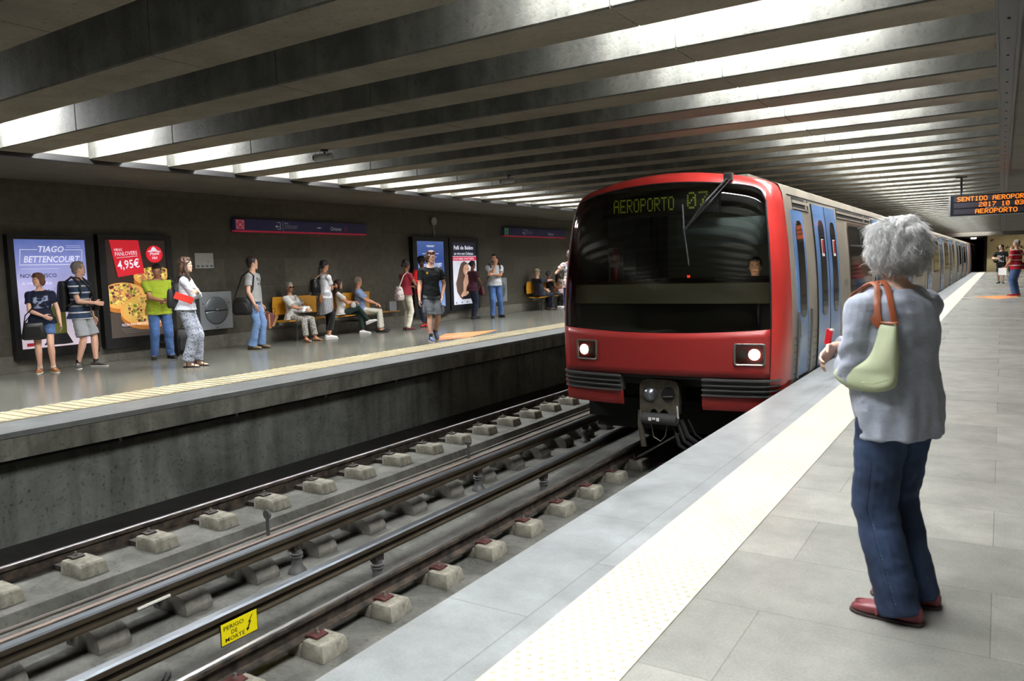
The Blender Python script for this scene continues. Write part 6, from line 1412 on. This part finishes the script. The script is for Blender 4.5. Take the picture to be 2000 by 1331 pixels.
hc_ = W0['Sc'] @ W0['HM'] @ V((0, -.02, .0)); b = B()
for i in range(7500):
    d = V((rnd.gauss(0, 1), rnd.gauss(0, 1), rnd.gauss(0, 1))).normalized()
    hit, nn_, _, _ = tree.ray_cast(hc_+d*.4, -d)
    if hit is None: continue
    loc_ = (W0['Sc'] @ W0['HM']).inverted() @ hit
    if loc_.y > .06 and loc_.z < .045: continue
    down = V((0, 0, -1))-nn_*nn_.dot(V((0, 0, -1)))
    if down.length < .05: down = V((rnd.gauss(0, 1), rnd.gauss(0, 1), 0))
    sw_ = nn_.cross(down).normalized(); ph = rnd.uniform(0, 6.28); L_s = rnd.uniform(.025, .06); tdir = (down.normalized()+sw_*rnd.gauss(0, .45)).normalized(); out = rnd.uniform(.0015, .006); cv = rnd.gauss(0, .014)
    lift = rnd.uniform(.004, .02) if rnd.random() < .09 else 0
    b.tube([hit+nn_*(out*math.sin(PI*t_)+lift*t_*t_-.001)+tdir*L_s*t_+sw_*(cv*t_*t_+.0025*math.sin(ph+5*t_)) for t_ in (0, .33, .66, 1)], [.0011, .001, .0008, .0003], 3, caps=False)
st = b.build('hair_strands', m_hair, hair, smooth=2); st['kind'] = 'stuff'
# cardigan details: ribbed hem and back neck band
b = B(); b.M = W0['Sc']; ax, ay = W0['fr'](.0)
c_ = W0['pel']+W0['up']*-.125
# jeans side seam
tr = [o for o in wr_.children if o.name.startswith('trousers')][0]
tree = BVHTree.FromPolygons([v.co for v in tr.data.vertices], [p.vertices for p in tr.data.polygons])
for nm, q, axp, kk, aa in (('side_seam', -1, 0, W0['kL'], W0['aL']),):
    pts = []
    hip = W0['pel']+V((-.096, 0, -.02))
    for i in range(90):
        t_ = i/89; z = lerp(.70, .085, t_); p = hip.lerp(kk, min(1, (hip.z-z)/(hip.z-kk.z))) if z > kk.z else kk.lerp(aa, min(1, (kk.z-z)/(kk.z-aa.z)))
        o_ = V((p.x, p.y, z))*1.0; dirn = V((-.95, -.32, 0)).normalized(); o2 = V((o_.x*s_, o_.y*s_, o_.z*s_))
        hit, nn_, _, _ = tree.ray_cast(o2+dirn*.3, -dirn)
        if hit: pts.append(hit+nn_*.0006)
    if len(pts) > 10:
        b = B(); b.tube(pts, .0022, 5); b.build(nm, m_hj, wr_, smooth=True)
        b = B()
        for i in range(0, len(pts)-2, 2): b.tube([pts[i]+V((.004, -.006, 0)), pts[i+1]+V((.004, -.006, 0))], .0011, 4)
        b.build('stitching', mat('pale_thread', (120, 130, 150), .8), wr_)
# red wallet in the hand
t, CB = carried(W0, 'card_holder', (-.1, .42, 1.2), 'small red card holder in the hand of the white haired woman', 'wallet')
b = CB(); b.M = b.M @ Matrix.Translation((-.085, .385, 1.205)) @ Matrix.Rotation(R(12), 4, 'X'); b.box(-.006, .006, -.02, .012, -.03, .045); b.build('cover', mat('red_plastic', (196, 26, 40), .35), t, bevel=.003)
b = CB(); b.M = b.M @ Matrix.Translation((-.085, .385, 1.205)) @ Matrix.Rotation(R(12), 4, 'X'); b.box(-.007, .007, -.021, -.008, .040, .048); b.build('white_tip', m_wh, t)
# pale green shoulder bag with brown straps
t, CB = carried(W0, 'shoulder_bag', (-.27, .05, 1.0), 'pale green tote bag with brown straps on the shoulder of the white haired woman')
mg_ = mat('sage_green_fabric', (180, 190, 156), .6, bump=.12, bscale=220, var=.05, vscale=8, bdist=.003)
mbl = mat('brown_leather_strap', (142, 76, 48), .42, bump=.1, bscale=80)
tw_ = Matrix.Rotation(0, 3, 'Z')
def BT(x, y, z): q = tw_ @ V((x, y, 0)); return V((q.x, q.y, z))
prof = [  # (z, y0 back, y1 front, half thickness)
 (1.006, .06, .10, .012), (1.010, .01, .145, .035), (1.022, -.03, .18, .045), (1.04, -.055, .215, .05), (1.068, -.062, .252, .046), (1.09, -.062, .23, .042), (1.106, -.062, .17, .042), (1.12, -.062, .115, .04), (1.145, -.06, .075, .036), (1.18, -.057, .056, .032), (1.24, -.05, .042, .026), (1.28, -.045, .038, .02), (1.30, -.042, .034, .014)]
b = CB(); rings = []
for z, y0, y1, th in prof:
    c = (y0+y1)/2; hy_ = (y1-y0)/2; n = 32; P = []
    for i in range(n):
        a = 2*PI*i/n; x = math.copysign(abs(math.sin(a))**.8, math.sin(a))*th; y = math.copysign(abs(math.cos(a))**.7, math.cos(a))*hy_
        y_ = c+y
        P.append(tuple(BT(-.182-.10*(1.3-z)*(1 if z > 1.1 else 1)+x*(1+.12*math.sin(20*y_+34*z)), y_, z)))
    rings.append(P)
b.loft(rings); bag = b.build('bag_body', mg_, t, smooth=2)
mdl = bag.modifiers.new('sub', 'SUBSURF'); mdl.levels = 1; mdl.render_levels = 2
b = CB(); b.tube([BT(-.182-.016*math.cos(a), -.004+.041*math.sin(a), 1.302) for a in [2*PI*i/20 for i in range(21)]], .0052, 6); b.build('leather_rim', mbl, t, smooth=True)
b = CB(); b.tube([BT(-.252, -.06, 1.075), BT(-.262, 0, 1.052), BT(-.264, .06, 1.05)], .0022, 5); b.build('bottom_seam', mat('sage_green_seam', (150, 164, 118), .7), bag, smooth=True)
card = [o for o in wr_.children if o.name.startswith('cardigan')][0]
tree = BVHTree.FromPolygons([v.co for v in card.data.vertices], [p.vertices for p in card.data.polygons])
def flat_strap(pts, wd, th, nm):
    b = CB(); P = [V(p) for p in pts]; rs_ = []
    # smooth the path
    for _ in range(2):
        Q = [P[0]]
        for i in range(len(P)-1): Q += [P[i]*.75+P[i+1]*.25, P[i]*.25+P[i+1]*.75]
        Q.append(P[-1]); P = Q
    for i, p in enumerate(P):
        ps_ = V(p)*s_; co, nn_, _, dist = tree.find_nearest(ps_)
        if co is not None:
            sd = (ps_-co).dot(nn_)
            if sd < .006: p = (co+nn_*.006)/s_; P[i] = p
    for i, p in enumerate(P):
        t_ = (P[min(i+1, len(P)-1)]-P[max(0, i-1)]).normalized(); co, nn_, _, _ = tree.find_nearest(V(p)*s_); nn_ = (nn_-t_*nn_.dot(t_)).normalized(); sd = t_.cross(nn_)
        rs_.append([tuple(p+sd*wd*x+nn_*th*y) for x, y in ((-1, -.6), (-1, .6), (-.6, 1), (.6, 1), (1, .6), (1, -.6), (.6, -1), (-.6, -1))])
    b.loft(rs_); return b.build(nm, mbl, t, smooth=True)
pA_ = W0['shl']
flat_strap([(-.185, .03, 1.28), (-.19, .045, 1.34), (-.175, .058, 1.40), (-.145, .08, 1.465), (-.14, .13, 1.47), (-.16, .19, 1.42), (-.185, .2, 1.36), (-.18, .035, 1.29)], .0125, .003, 'strap')
flat_strap([(-.175, -.03, 1.27), (-.165, -.01, 1.34), (-.145, .02, 1.40), (-.115, .06, 1.47), (-.105, .12, 1.475), (-.12, .18, 1.43), (-.15, .2, 1.37), (-.175, .03, 1.285)], .0125, .003, 'strap')
